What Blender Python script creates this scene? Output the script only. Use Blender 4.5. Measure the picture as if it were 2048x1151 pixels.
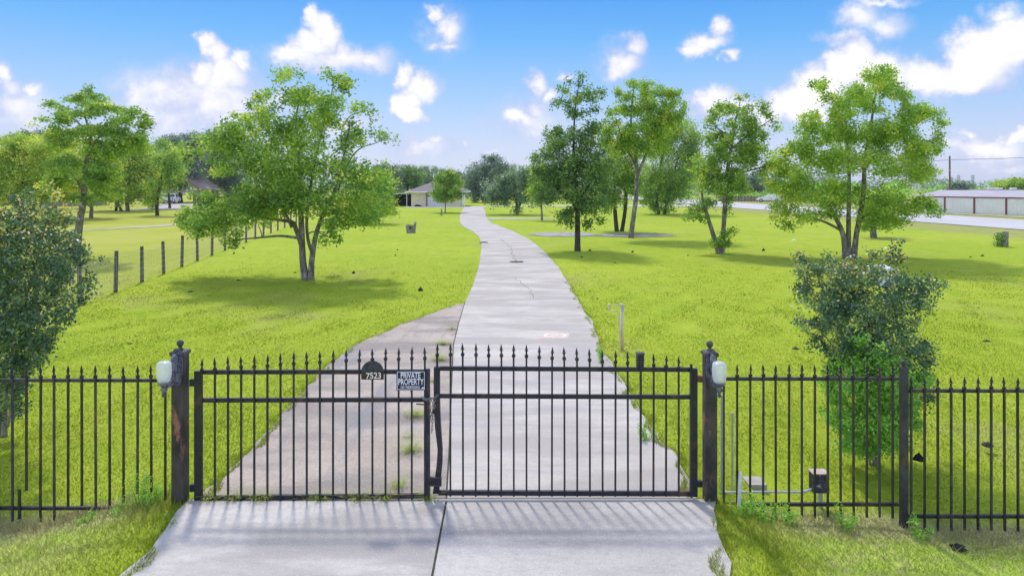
import bpy, bmesh, math, random
import numpy as np
from mathutils import Vector, Matrix

for o in list(bpy.data.objects):
    bpy.data.objects.remove(o, do_unlink=True)
SC = bpy.context.scene
COL = SC.collection
R = math.radians

# ------------------------------------------------------------------ camera, world, sun, exposure
CAM_H, F, HZ = 3.09, 1365.0, 372.0
cam_d = bpy.data.cameras.new('camera')
cam_d.sensor_width = 36.0
cam_d.lens = 36.0 * F / 2048.0
cam_d.shift_y = -(575.5 - HZ) / 2048.0
cam_d.clip_start, cam_d.clip_end = 0.1, 6000.0
cam = bpy.data.objects.new('camera', cam_d)
cam.location = (0, 0, CAM_H)
cam.rotation_euler = (R(90), 0, 0)
COL.objects.link(cam)
SC.camera = cam

EXPO = 0.90
SC.view_settings.view_transform = 'Standard'
SC.view_settings.look = 'None'
SC.view_settings.gamma = 1.0
SC.view_settings.use_curve_mapping = False
SC.view_settings.exposure = EXPO

SUN_EL, SUN_AZ = R(56), R(-17)          # azimuth from +Y towards +X
sun_d = bpy.data.lights.new('sun', 'SUN')
sun_d.energy = 1.42
sun_d.angle = R(5.0)
sun_d.color = (1.0, 0.95, 0.87)
sun = bpy.data.objects.new('sun', sun_d)
to_sun = Vector((math.sin(SUN_AZ) * math.cos(SUN_EL), math.cos(SUN_AZ) * math.cos(SUN_EL), math.sin(SUN_EL)))
sun.rotation_euler = to_sun.to_track_quat('Z', 'Y').to_euler()
sun.location = to_sun * 60
COL.objects.link(sun)


class NT:
    """small helper to write node trees"""
    def __init__(s, nt):
        s.nt = nt

    def n(s, kind, **kw):
        nd = s.nt.nodes.new(kind)
        for k, v in kw.items():
            setattr(nd, k, v)
        return nd

    def put(s, sock, v):
        if hasattr(v, 'is_linked') or isinstance(v, bpy.types.NodeSocket):
            s.nt.links.new(v, sock)
        elif v is not None:
            if hasattr(sock.default_value, '__len__') and not hasattr(v, '__len__'):
                v = [v] * len(sock.default_value)
            if hasattr(sock.default_value, '__len__') and len(sock.default_value) == 4 and len(v) == 3:
                v = (*v, 1.0)
            sock.default_value = v

    def m(s, op, a, b=None, c=None, clamp=False):
        nd = s.n('ShaderNodeMath', operation=op, use_clamp=clamp)
        for i, v in enumerate((a, b, c)):
            if v is not None:
                s.put(nd.inputs[i], v)
        return nd.outputs[0]

    def v(s, op, a, b=None, c=None):
        nd = s.n('ShaderNodeVectorMath', operation=op)
        for i, x in enumerate((a, b, c)):
            if x is not None:
                s.put(nd.inputs[i], x)
        return nd.outputs['Value'] if op in ('LENGTH', 'DOT_PRODUCT', 'DISTANCE') else nd.outputs[0]

    def noise(s, vec, scale, detail=4, rough=0.55, w=None):
        nd = s.n('ShaderNodeTexNoise')
        s.put(nd.inputs['Vector'], vec)
        nd.inputs['Scale'].default_value = scale
        nd.inputs['Detail'].default_value = detail
        nd.inputs['Roughness'].default_value = rough
        return nd.outputs['Fac'], nd.outputs['Color']

    def ramp(s, fac, stops, interp='LINEAR'):
        nd = s.n('ShaderNodeValToRGB')
        cr = nd.color_ramp
        cr.interpolation = interp
        while len(cr.elements) < len(stops):
            cr.elements.new(0.5)
        for e, (p, c) in zip(cr.elements, stops):
            e.position = p
            e.color = (*c, 1.0) if len(c) == 3 else c
        s.put(nd.inputs[0], fac)
        return nd.outputs[0]

    def mix(s, fac, a, b, blend='MIX'):
        nd = s.n('ShaderNodeMix', data_type='RGBA', blend_type=blend)
        s.put(nd.inputs[0], fac)
        s.put(nd.inputs[6], a)
        s.put(nd.inputs[7], b)
        return nd.outputs[2]

    def step(s, x, lo, hi):
        nd = s.n('ShaderNodeMapRange', interpolation_type='SMOOTHSTEP')
        s.put(nd.inputs[0], x)
        nd.inputs[1].default_value = lo
        nd.inputs[2].default_value = hi
        return nd.outputs[0]


world = bpy.data.worlds.new('World')
SC.world = world
world.use_nodes = True
wt = world.node_tree
wt.nodes.clear()
W = NT(wt)
G = 10.0 / (2.0 ** EXPO)                 # from display-linear to sky units (background strength 0.1)
wout = W.n('ShaderNodeOutputWorld')
bg = W.n('ShaderNodeBackground')
bg.inputs['Strength'].default_value = 0.1
wt.links.new(bg.outputs[0], wout.inputs[0])
sky = W.n('ShaderNodeTexSky', sky_type='NISHITA')
sky.sun_disc = False
sky.sun_elevation = SUN_EL
sky.sun_rotation = SUN_AZ
sky.altitude = 10
sky.air_density = 1.0
sky.dust_density = 0.6
sky.ozone_density = 1.6
tc = W.n('ShaderNodeTexCoord')
D = tc.outputs['Generated']
sep = W.n('ShaderNodeSeparateXYZ')
wt.links.new(D, sep.inputs[0])
dx, dy, dz = sep.outputs
hor = W.m('SQRT', W.m('ADD', W.m('MULTIPLY', dx, dx), W.m('ADD', W.m('MULTIPLY', dy, dy), 1e-5)))
az = W.m('ARCTAN2', dx, dy)
el = W.m('DIVIDE', dz, hor)
el01 = W.m('DIVIDE', W.m('MAXIMUM', el, 0.0), 2.0, clamp=True)
def L3(r, g, b, k=1.0):
    f = lambda c: (c / 255.0) / 12.92 if c / 255.0 <= 0.04045 else ((c / 255.0 + 0.055) / 1.055) ** 2.4
    return (f(r) * k, f(g) * k, f(b) * k)
grad = W.ramp(el01, [(0.0, L3(205, 213, 242)), (0.03, L3(194, 209, 245)), (0.065, L3(152, 195, 247)), (0.105, L3(92, 175, 246)),
                     (0.14, L3(46, 152, 242)), (0.40, L3(36, 122, 224)), (1.0, L3(30, 95, 190))])
grad = W.v('MULTIPLY', grad, (G, G, G))
base = W.mix(0.86, sky.outputs[0], grad)
# clouds: ellipses in (azimuth, slope) space, broken up by noise of the view direction
cz = W.n('ShaderNodeCombineXYZ')
wt.links.new(az, cz.inputs[0]); wt.links.new(el, cz.inputs[1])
nA, nAc = W.noise(D, 17.0, 5, 0.60)
nB, nBc = W.noise(D, 60.0, 4, 0.60)
q = W.v('MULTIPLY_ADD', W.v('SUBTRACT', nAc, (0.5, 0.5, 0.5)), (0.052, 0.052, 0.0), cz.outputs[0])
q = W.v('MULTIPLY_ADD', W.v('SUBTRACT', nBc, (0.5, 0.5, 0.5)), (0.016, 0.016, 0.0), q)
BLOBS = [  # px, py, rx, ry, weight
    (412, 84, 26, 22, .9), (428, 112, 34, 30, .95), (484, 126, 24, 22, .8), (400, 152, 36, 26, .9), (450, 150, 44, 34, .9),
    (275, 185, 36, 32, .55), (360, 190, 130, 60, .62), (430, 205, 120, 75, .62), (330, 235, 120, 55, .5), (470, 190, 70, 70, .5),
    (630, 40, 18, 28, .8), (652, 66, 36, 34, .95), (622, 88, 48, 28, .9), (596, 108, 60, 26, .7), (680, 112, 80, 30, .75), (735, 118, 60, 28, .62), (650, 120, 120, 30, .6),
    (874, 28, 18, 16, .6), (896, 58, 32, 32, .7), (890, 92, 34, 14, .6),
    (806, 150, 20, 24, .9), (842, 178, 40, 30, 1.), (816, 208, 36, 30, 1.), (826, 234, 32, 18, .95),
    (1262, 90, 26, 28, .7), (1242, 130, 34, 32, .85), (1232, 152, 28, 14, .6),
    (1440, 55, 22, 22, .75), (1412, 88, 44, 24, .85), (1395, 106, 40, 16, .7), (1460, 120, 18, 14, .7),
    (1068, 172, 24, 30, .8), (1098, 190, 20, 18, .7), (1130, 155, 15, 14, .6), (1062, 215, 40, 22, .6), (1035, 238, 40, 18, .85), (1070, 262, 36, 16, .4),
    (1590, 205, 60, 38, 1.05), (1640, 170, 60, 42, 1.1), (1702, 130, 60, 44, 1.15), (1762, 150, 70, 42, 1.1), (1850, 155, 70, 40, 1.1), (1960, 115, 80, 62, 1.25),
    (2040, 90, 70, 56, 1.25), (1930, 152, 100, 40, 1.1), (1620, 225, 60, 30, .9), (1540, 225, 60, 26, .7),
    (1420, 195, 56, 24, .9), (1455, 218, 90, 26, .85),
    (1722, 40, 55, 34, .58), (1775, 55, 55, 34, .5), (1690, 82, 60, 18, .5), (1760, 8, 80, 14, .5), (2020, 30, 50, 28, .5),
    (6, 138, 22, 30, .75), (14, 172, 36, 30, .6), (64, 176, 36, 18, .7), (40, 215, 90, 60, .55),
    (840, 292, 80, 26, .5), (874, 276, 14, 14, .6), (925, 280, 16, 14, .5), (990, 300, 40, 14, .3),
    (1990, 292, 80, 28, .8), (2042, 266, 50, 18, .85), (1942, 264, 20, 14, .7), (1892, 292, 36, 14, .6), (2020, 332, 70, 14, .6), (1960, 318, 80, 20, .4),
    (700, 250, 80, 26, .4), (1180, 290, 90, 24, .42), (560, 200, 90, 34, .4), (1060, 240, 90, 50, .42), (1240, 120, 50, 50, .4), (890, 65, 50, 50, .38),
]
fld = None
for (px, py, rx, ry, wgt) in BLOBS:
    u = math.atan2(px - 1024, F)
    vv = (HZ - py) / F * math.cos(u)
    ru = rx * 1.30 / F * math.cos(u) ** 2
    rv = ry * 1.30 / F * math.cos(u)
    t = W.v('MULTIPLY_ADD', q, (1 / ru, 1 / rv, 0), (-u / ru, -vv / rv, 0))
    f = W.m('MULTIPLY_ADD', W.v('LENGTH', t), -wgt, wgt)
    fld = f if fld is None else W.m('SMOOTH_MAX', fld, f, 0.12)
# added clouds all round outside the view, made brighter for fill light
gz = W.v('MULTIPLY', D, (1.0, 1.0, 2.2))
nC, _ = W.noise(gz, 2.6, 7, 0.58)
far_az = W.step(W.m('ABSOLUTE', az), 0.68, 0.85)
high = W.step(el, 0.27, 0.36)
outside = W.m('MAXIMUM', far_az, high)
gen = W.m('MULTIPLY', W.m('MULTIPLY_ADD', nC, 3.2, -1.42), outside)
gen = W.m('ADD', gen, W.m('MULTIPLY_ADD', outside, 1.0, -1.0))
fld = W.m('MAXIMUM', fld, gen)
puff = W.m('MULTIPLY_ADD', W.m('SUBTRACT', nB, 0.5), 0.22, fld)
mask = W.step(puff, -0.02, 0.50)
mask = W.m('MULTIPLY', mask, W.step(el, -0.005, 0.03))
lit = W.m('MULTIPLY_ADD', W.m('SUBTRACT', nA, 0.5), 1.1, fld)
lit = W.m('MULTIPLY_ADD', W.m('SUBTRACT', nB, 0.5), 0.45, lit)
ccol = W.ramp(W.m('MULTIPLY', lit, .98), [(0.0, L3(190, 202, 240)), (.22, L3(208, 214, 241)), (.50, L3(240, 241, 250)), (.72, L3(255, 254, 254))])
cb = W.m('MULTIPLY', W.m('MULTIPLY_ADD', outside, 1.1, 1.08), G)  # unseen clouds brightened to lift the soft fill
cbv = W.n('ShaderNodeCombineXYZ')
for _i in range(3):
    wt.links.new(cb, cbv.inputs[_i])
ccol = W.v('MULTIPLY', ccol, cbv.outputs[0])
wt.links.new(W.mix(mask, base, ccol), bg.inputs['Color'])

# ------------------------------------------------------------------ materials
MATS = {}
def new_mat(name):
    m = bpy.data.materials.new(name)
    m.use_nodes = True
    m.node_tree.nodes.clear()
    N = NT(m.node_tree)
    out = N.n('ShaderNodeOutputMaterial')
    return m, N, out

def principled(N, out, col, rough=0.6, metal=0.0, spec=0.4, bump=None, bump_d=0.01, bump_s=0.5):
    b = N.n('ShaderNodeBsdfPrincipled')
    N.put(b.inputs['Base Color'], col)
    N.put(b.inputs['Roughness'], rough)
    b.inputs['Metallic'].default_value = metal
    b.inputs['Specular IOR Level'].default_value = spec
    if bump is not None:
        bn = N.n('ShaderNodeBump')
        bn.inputs['Distance'].default_value = bump_d
        bn.inputs['Strength'].default_value = bump_s
        N.put(bn.inputs['Height'], bump)
        N.nt.links.new(bn.outputs[0], b.inputs['Normal'])
    N.nt.links.new(b.outputs[0], out.inputs[0])
    return b

def mat2(name, c1, c2, scale=8.0, rough=0.6, c3=None, scale3=2.0, lo3=0.55, hi3=0.65, bump=0.3, bump_d=0.004, metal=0.0, spec=0.4, stretch=(1, 1, 1), detail=5):
    """two colours through noise, a third one in patches"""
    m, N, out = new_mat(name)
    pos = N.n('ShaderNodeNewGeometry').outputs['Position']
    p = N.v('MULTIPLY', pos, stretch)
    f, _ = N.noise(p, scale, detail, 0.6)
    col = N.mix(N.step(f, 0.33, 0.67), c1, c2)
    if c3 is not None:
        g, _ = N.noise(p, scale3, 6, 0.65)
        col = N.mix(N.step(g, lo3, hi3), col, c3)
    principled(N, out, col, rough, metal, spec, f, bump_d, bump)
    MATS[name] = m
    return m

IRON = mat2('iron', (.012, .012, .018), (.026, .024, .034), 14, .48, (.075, .042, .028), 5, .54, .68, bump=.2)
IRON_WORN_SHEEN = mat2('iron_worn_sheen', (.022, .022, .030), (.048, .048, .060), 9, .6, (.11, .065, .045), 3.0, .52, .70, bump=.3)  # worn iron; paler bluish tone also imitates sky reflected on top rails
PILLAR = mat2('peeling_paint', (.022, .020, .022), (.075, .062, .056), 7, .72, (.27, .125, .08), 4.6, .55, .66, bump=.5, stretch=(1, 1, .45))
PILLAR_TOP = mat2('weathered_paint', (.045, .043, .045), (.10, .092, .088), 12, .65, bump=.3)
LAMPIRON = mat2('lamp_iron', (.035, .035, .05), (.19, .19, .24), 22, .5, bump=.4)  # pale grey-blue mottling paints highlights into the iron
RUST = mat2('rust', (.11, .045, .028), (.20, .09, .05), 30, .8, bump=.4)
GALV = mat2('galvanised', (.36, .40, .41), (.52, .55, .56), 12, .5, (.25, .24, .22), 4, .62, .72, metal=.2)
PVC = mat2('plastic_pipe', (.58, .49, .32), (.70, .62, .44), 9, .55, (.40, .36, .28), 3, .62, .75)
WHITE = mat2('white_paint', (.72, .72, .72), (.82, .82, .81), 3, .45, bump=.1)
CREAM = mat2('cream_wall', (.74, .66, .47), (.80, .73, .55), 3, .75, bump=.1)
ROOF = mat2('shingles', (.16, .13, .13), (.25, .21, .21), 6, .85, stretch=(1, 3, 3))
TANROOF = mat2('tan_shingles', (.22, .17, .15), (.33, .27, .24), 5, .85)
REDTRIM = mat2('red_trim', (.20, .055, .065), (.27, .085, .09), 6, .6)
BROWNTRIM = mat2('brown_trim', (.24, .115, .10), (.32, .17, .15), 6, .7)
BRICK = mat2('pink_brick', (.30, .23, .23), (.40, .31, .30), 8, .85)
DARKMETAL = mat2('dark_corrugated', (.018, .022, .035), (.04, .045, .06), 4, .6)
PALEMETAL = mat2('pale_sheet', (.78, .78, .74), (.84, .84, .80), 1.2, .5)
ROOFMETAL = mat2('roof_sheet', (.38, .34, .36), (.47, .43, .45), 1.0, .55, (.33, .28, .31), .5, .55, .7)
WOODPOST = mat2('wood_post', (.09, .075, .065), (.17, .145, .125), 14, .85, bump=.5, stretch=(1, 1, .2))
BARK = mat2('bark', (.11, .095, .085), (.26, .235, .21), 9, .9, (.46, .45, .43), 7, .54, .66, bump=1.0, bump_d=.03, stretch=(1, 1, .45))
BARK_DARK = mat2('dark_bark', (.038, .032, .030), (.085, .072, .066), 9, .9, bump=1.0, bump_d=.03, stretch=(1, 1, .45))
BARK_PALE = mat2('pale_bark', (.20, .17, .14), (.32, .28, .24), 12, .8, bump=.4)
STUMPWOOD = mat2('grey_wood', (.20, .18, .17), (.34, .31, .29), 12, .9, bump=.8, stretch=(1, 1, .3))
DIRT = mat2('dark_dirt', (.035, .03, .022), (.085, .072, .055), 30, .95, bump=1.0, bump_d=.02)
JOINT = mat2('joint_dirt', (.045, .05, .03), (.11, .10, .07), 20, .95)
JOINT2 = mat2('faint_joint', (.24, .225, .21), (.34, .32, .30), 6, .95)
MUD = mat2('mud', (.10, .075, .055), (.20, .16, .12), 3, .8, (.30, .27, .27), .5, .45, .55, stretch=(1, 2.5, 1))
GLASSDARK = mat2('window_glass', (.02, .025, .03), (.04, .045, .05), 2, .1, spec=.6, bump=0)
TYRE = mat2('rubber', (.012, .012, .012), (.02, .02, .02), 10, .8)
STEEL = mat2('chain_steel', (.16, .155, .15), (.34, .33, .32), 30, .4, metal=.5)
BLACKPLATE = mat2('black_plate', (.018, .022, .026), (.05, .06, .065), 30, .55)
BROWNPLATE = mat2('brown_plate', (.030, .014, .010), (.055, .026, .018), 20, .5)
SIGNBLUE = mat2('sign_navy', (.010, .011, .032), (.014, .016, .04), 10, .35, bump=0)
SIGNINK = mat2('sign_white', (.74, .76, .84), (.80, .82, .88), 10, .4, bump=0)
PAINTORANGE = mat2('orange_paint', (.62, .42, .31), (.70, .56, .47), 14, .8, bump=.1)
PAINTWHITE = mat2('white_mark', (.74, .70, .62), (.80, .76, .70), 14, .8, bump=.1)
ORANGE = mat2('orange_plastic', (.7, .22, .08), (.8, .28, .1), 8, .6)
SIDEWALK = mat2('sidewalk', (.42, .40, .34), (.52, .50, .44), 1.5, .9)
ASPHALT = mat2('road_concrete', (.48, .46, .44), (.54, .52, .50), .35, .9, (.42, .40, .40), .12, .6, .7, stretch=(1, .4, 1))
PATHC = mat2('pale_path', (.42, .37, .34), (.52, .47, .43), .8, .9)
SILO = mat2('far_tower', (.50, .52, .56), (.55, .57, .60), .1, .7)
LITTERBLUE = mat2('blue_litter', (.25, .42, .45), (.40, .55, .58), 12, .4)

def glass_mat():
    m, N, out = new_mat('frosted_glass')
    pos = N.n('ShaderNodeNewGeometry').outputs['Position']
    f, _ = N.noise(pos, 40, 3)
    d = N.n('ShaderNodeBsdfDiffuse'); N.put(d.inputs[0], N.mix(f, (.84, .86, .85), (.93, .95, .94)))
    t = N.n('ShaderNodeBsdfTranslucent'); N.put(t.inputs[0], (.82, .88, .85))
    g = N.n('ShaderNodeBsdfGlossy'); g.inputs['Roughness'].default_value = .15
    tr = N.n('ShaderNodeBsdfTransparent'); N.put(tr.inputs[0], (.93, .96, .94))
    a = N.n('ShaderNodeMixShader'); a.inputs[0].default_value = .5
    b = N.n('ShaderNodeMixShader'); b.inputs[0].default_value = .10
    c = N.n('ShaderNodeMixShader'); c.inputs[0].default_value = .42
    l = N.nt.links.new
    l(d.outputs[0], a.inputs[1]); l(t.outputs[0], a.inputs[2])
    l(a.outputs[0], c.inputs[1]); l(tr.outputs[0], c.inputs[2])
    l(c.outputs[0], b.inputs[1]); l(g.outputs[0], b.inputs[2])
    l(b.outputs[0], out.inputs[0])
    return m
FROST = glass_mat()

def concrete(name, c1, c2, stain, sc=.9, agg=True, streak=None):
    m, N, out = new_mat(name)
    pos = N.n('ShaderNodeNewGeometry').outputs['Position']
    a, _ = N.noise(pos, 1.1 * sc, 6, .62)
    b, _ = N.noise(pos, 17, 5, .75)
    c, _ = N.noise(N.v('MULTIPLY', pos, (.55, 1.6, 1)), .8 * sc, 5, .6)
    e, _ = N.noise(pos, 55, 3, .7)
    col = N.mix(N.step(a, .3, .7), c1, c2)
    col = N.mix(N.m('MULTIPLY', N.step(c, .42, .60), .85), col, stain)
    col = N.mix(N.m('MULTIPLY', N.step(b, .42, .70), .38), col, stain)
    if streak:
        s, _ = N.noise(N.v('MULTIPLY', pos, streak[0]), streak[1], 4, .6)
        col = N.mix(N.m('MULTIPLY', N.step(s, .5, .66), streak[3]), col, streak[2])
    # transverse brooming lines and pale aggregate
    col = N.mix(N.m('MULTIPLY', N.step(e, .54, .70), .5), col, (.70, .66, .59))
    col = N.mix(N.m('MULTIPLY', N.step(e, .46, .32), .45), col, stain)
    h = N.m('ADD', b, N.m('MULTIPLY', e, .7))
    principled(N, out, col, .9, 0, .25, h, .010, .6)
    return m
CONC_LANE = concrete('lane_concrete', (.50, .455, .395), (.62, .57, .495), (.41, .37, .325), streak=((.35, 3.0, 1), 1.2, (.38, .36, .375), .5))
CONC_SIDE = concrete('side_concrete', (.41, .335, .27), (.52, .44, .36), (.27, .235, .20), .8, streak=((2.2, .35, 1), 1.0, (.245, .24, .245), .75))
CONC_FRONT = concrete('front_concrete', (.51, .475, .42), (.64, .60, .53), (.37, .34, .305), .9)
CONC_FRONT2 = concrete('front_concrete_grey', (.46, .43, .385), (.60, .565, .50), (.33, .305, .28), .6)

# ---- turf: one colour function of the place, shared by ground and blades
def turf_colour(N, pos):
    sp = N.n('ShaderNodeSeparateXYZ'); N.nt.links.new(pos, sp.inputs[0])
    x, y, _ = sp.outputs
    big, _ = N.noise(pos, .11, 4, .6)
    mid, _ = N.noise(pos, .75, 5, .65)
    fine, _ = N.noise(pos, 7.0, 4, .7)
    lime = N.mix(N.step(big, .35, .65), (.325, .425, .030), (.385, .468, .040))
    lime = N.mix(N.m('MULTIPLY', N.step(mid, .52, .72), .75), lime, (.250, .375, .018))
    lime = N.mix(N.m('MULTIPLY', N.step(fine, .50, .74), .50), lime, (.43, .46, .035))
    far1, _ = N.noise(N.v('MULTIPLY', pos, (1, .35, 1)), 2.6, 5, .75)
    lime = N.mix(N.m('MULTIPLY', N.step(far1, .50, .72), .70), lime, (.235, .345, .022))
    lime = N.mix(N.m('MULTIPLY', N.step(far1, .48, .30), .40), lime, (.52, .53, .09))
    fine2, _ = N.noise(pos, 16.0, 3, .7)
    lime = N.mix(N.m('MULTIPLY', N.step(fine2, .52, .70), .30), lime, (.21, .31, .02))
    dryn, _ = N.noise(N.v('ADD', pos, (31.0, 7.0, 0)), .22, 5, .65)
    lime = N.mix(N.m('MULTIPLY', N.step(dryn, .54, .70), .6), lime, (.37, .365, .10))
    # paler hay field west of the wire fence
    wob = N.m('MULTIPLY', N.m('SUBTRACT', mid, .5), 1.6)
    s = N.m('ADD', N.m('ADD', x, 11.75), N.m('MULTIPLY', N.m('SUBTRACT', y, 20.0), .173))
    left = N.step(N.m('ADD', s, wob), .25, -.35)
    left = N.m('MULTIPLY', left, N.step(y, 11.0, 17.0))
    hay = N.mix(N.step(big, .4, .6), (.44, .44, .085), (.37, .41, .05))
    col = N.mix(left, lime, hay)
    # dry tan verge beside the road
    rd = N.m('ADD', x, N.m('MULTIPLY_ADD', N.m('SUBTRACT', y, 48.0), .075, -36.0))
    rd = N.m('ADD', rd, N.m('MULTIPLY', wob, 1.2))
    tan = N.m('MULTIPLY', N.step(rd, -8.5, -4.5), .8)
    col = N.mix(tan, col, N.mix(N.step(mid, .4, .6), (.36, .33, .13), (.30, .32, .09)))
    # greener weedy verge before the fence, bare tan soil under the fence line
    off = N.m('SUBTRACT', N.m('ABSOLUTE', N.m('ADD', x, .55)), 2.7)
    ab = N.step(off, -.1, .9)
    ver = N.m('MULTIPLY', N.m('MULTIPLY', N.step(N.m('ADD', y, N.m('MULTIPLY', wob, .5)), 7.3, 6.3), ab), .85)
    vcol = N.mix(N.step(mid, .35, .62), (.60, .68, .15), (.46, .60, .09))
    vcol = N.mix(N.m('MULTIPLY', N.step(fine, .48, .66), .55), vcol, (.56, .50, .26))
    col = N.mix(ver, col, vcol)
    dy_ = N.m('ABSOLUTE', N.m('SUBTRACT', y, 6.62))
    bare = N.m('MULTIPLY', N.step(N.m('ADD', dy_, N.m('MULTIPLY', wob, .35)), .42, .08), ab)
    col = N.mix(N.m('MULTIPLY', bare, .6), col, (.45, .36, .24))
    return col, fine

def turf_mats():
    m, N, out = new_mat('turf')
    pos = N.n('ShaderNodeNewGeometry').outputs['Position']
    col, fine = turf_colour(N, pos)
    f2, _ = N.noise(pos, 38, 3, .7)
    h = N.m('ADD', fine, N.m('MULTIPLY', f2, .6))
    principled(N, out, col, .95, 0, .1, h, .05, .55)
    b, N, out = new_mat('grass_blade')
    pos = N.n('ShaderNodeNewGeometry').outputs['Position']
    col, _ = turf_colour(N, pos)
    at = N.n('ShaderNodeAttribute'); at.attribute_name = 'tint'
    t = at.outputs['Fac']
    col = N.mix(N.step(t, .80, 1.0), col, (.46, .42, .17))
    k = N.m('MULTIPLY_ADD', t, .38, .92)
    cc = N.n('ShaderNodeCombineXYZ')
    for i in range(3):
        N.put(cc.inputs[i], k)
    col = N.v('MULTIPLY', col, cc.outputs[0])
    d = N.n('ShaderNodeBsdfDiffuse'); N.put(d.inputs[0], col)
    tr = N.n('ShaderNodeBsdfTranslucent'); N.put(tr.inputs[0], col)
    nn = N.v('NORMALIZE', N.v('MULTIPLY_ADD', N.n('ShaderNodeNewGeometry').outputs['Normal'], (.45, .45, .45), (0, 0, 1)))
    N.nt.links.new(nn, d.inputs['Normal'])
    mx = N.n('ShaderNodeMixShader'); mx.inputs[0].default_value = .25
    N.nt.links.new(d.outputs[0], mx.inputs[1]); N.nt.links.new(tr.outputs[0], mx.inputs[2])
    N.nt.links.new(mx.outputs[0], out.inputs[0])
    return m, b
TURF, BLADE = turf_mats()

def leaf_mat(name, stops, trans=.36, gloss=.03, grough=.4):
    m, N, out = new_mat(name)
    at = N.n('ShaderNodeAttribute'); at.attribute_name = 'tint'
    col = N.ramp(at.outputs['Fac'], stops)
    d = N.n('ShaderNodeBsdfDiffuse'); N.put(d.inputs[0], col)
    tr = N.n('ShaderNodeBsdfTranslucent'); N.put(tr.inputs[0], N.v('MULTIPLY', col, (1.25, 1.2, .8)))
    g = N.n('ShaderNodeBsdfGlossy'); g.inputs['Roughness'].default_value = grough
    mx = N.n('ShaderNodeMixShader'); mx.inputs[0].default_value = trans
    m2 = N.n('ShaderNodeMixShader'); m2.inputs[0].default_value = gloss
    l = N.nt.links.new
    l(d.outputs[0], mx.inputs[1]); l(tr.outputs[0], mx.inputs[2])
    l(mx.outputs[0], m2.inputs[1]); l(g.outputs[0], m2.inputs[2])
    l(m2.outputs[0], out.inputs[0])
    return m
LEAF_MID = leaf_mat('leaf_mid', [(0, (0.151, 0.284, 0.066)), (0.5, (0.288, 0.474, 0.089)), (0.85, (0.533, 0.706, 0.121)), (1, (0.767, 0.779, 0.163))])
LEAF_DARK = leaf_mat('leaf_dark', [(0, (0.086, 0.18, 0.074)), (0.5, (0.172, 0.313, 0.096)), (0.9, (0.331, 0.494, 0.118)), (1, (0.49, 0.59, 0.147))])
LEAF_LIME = leaf_mat('leaf_lime', [(0, (0.181, 0.338, 0.05)), (0.5, (0.345, 0.546, 0.069)), (0.85, (0.555, 0.694, 0.097)), (1, (0.707, 0.727, 0.139))])
LEAF_YEL = leaf_mat('leaf_yellow', [(0, (0.189, 0.332, 0.065)), (0.5, (0.393, 0.55, 0.096)), (0.85, (0.643, 0.716, 0.112)), (1, (0.822, 0.785, 0.161))])
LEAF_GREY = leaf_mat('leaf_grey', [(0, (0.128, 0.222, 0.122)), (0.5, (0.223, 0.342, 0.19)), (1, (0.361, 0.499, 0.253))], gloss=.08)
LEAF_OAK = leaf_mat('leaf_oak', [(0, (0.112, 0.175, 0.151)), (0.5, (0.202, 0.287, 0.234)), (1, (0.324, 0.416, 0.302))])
LEAF_MYRTLE = leaf_mat('leaf_myrtle', [(0, (0.039, 0.092, 0.047)), (0.45, (0.083, 0.18, 0.08)), (0.78, (0.193, 0.33, 0.118)), (0.84, (0.688, 0.69, 0.124)), (1, (0.907, 0.54, 0.166))], trans=.3, gloss=.08, grough=.4)
LEAF_BUSH = leaf_mat('leaf_bush', [(0, (0.151, 0.337, 0.061)), (0.5, (0.282, 0.556, 0.09)), (1, (0.521, 0.834, 0.121))])

# ------------------------------------------------------------------ helpers
rng = np.random.default_rng(7)
random.seed(7)

def tag(o, label=None, cat=None, group=None, kind=None):
    if label: o['label'] = label
    if cat: o['category'] = cat
    if group: o['group'] = group
    if kind: o['kind'] = kind
    return o

def thing(name, loc, label, cat, group=None, kind=None):
    o = bpy.data.objects.new(name, None)
    o.empty_display_size = .2
    o.location = loc
    COL.objects.link(o)
    return tag(o, label, cat, group, kind)

def world_loc(o):
    v = Vector(o.location)
    while o.parent:
        o = o.parent
        v = v + o.location
    return v

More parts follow.
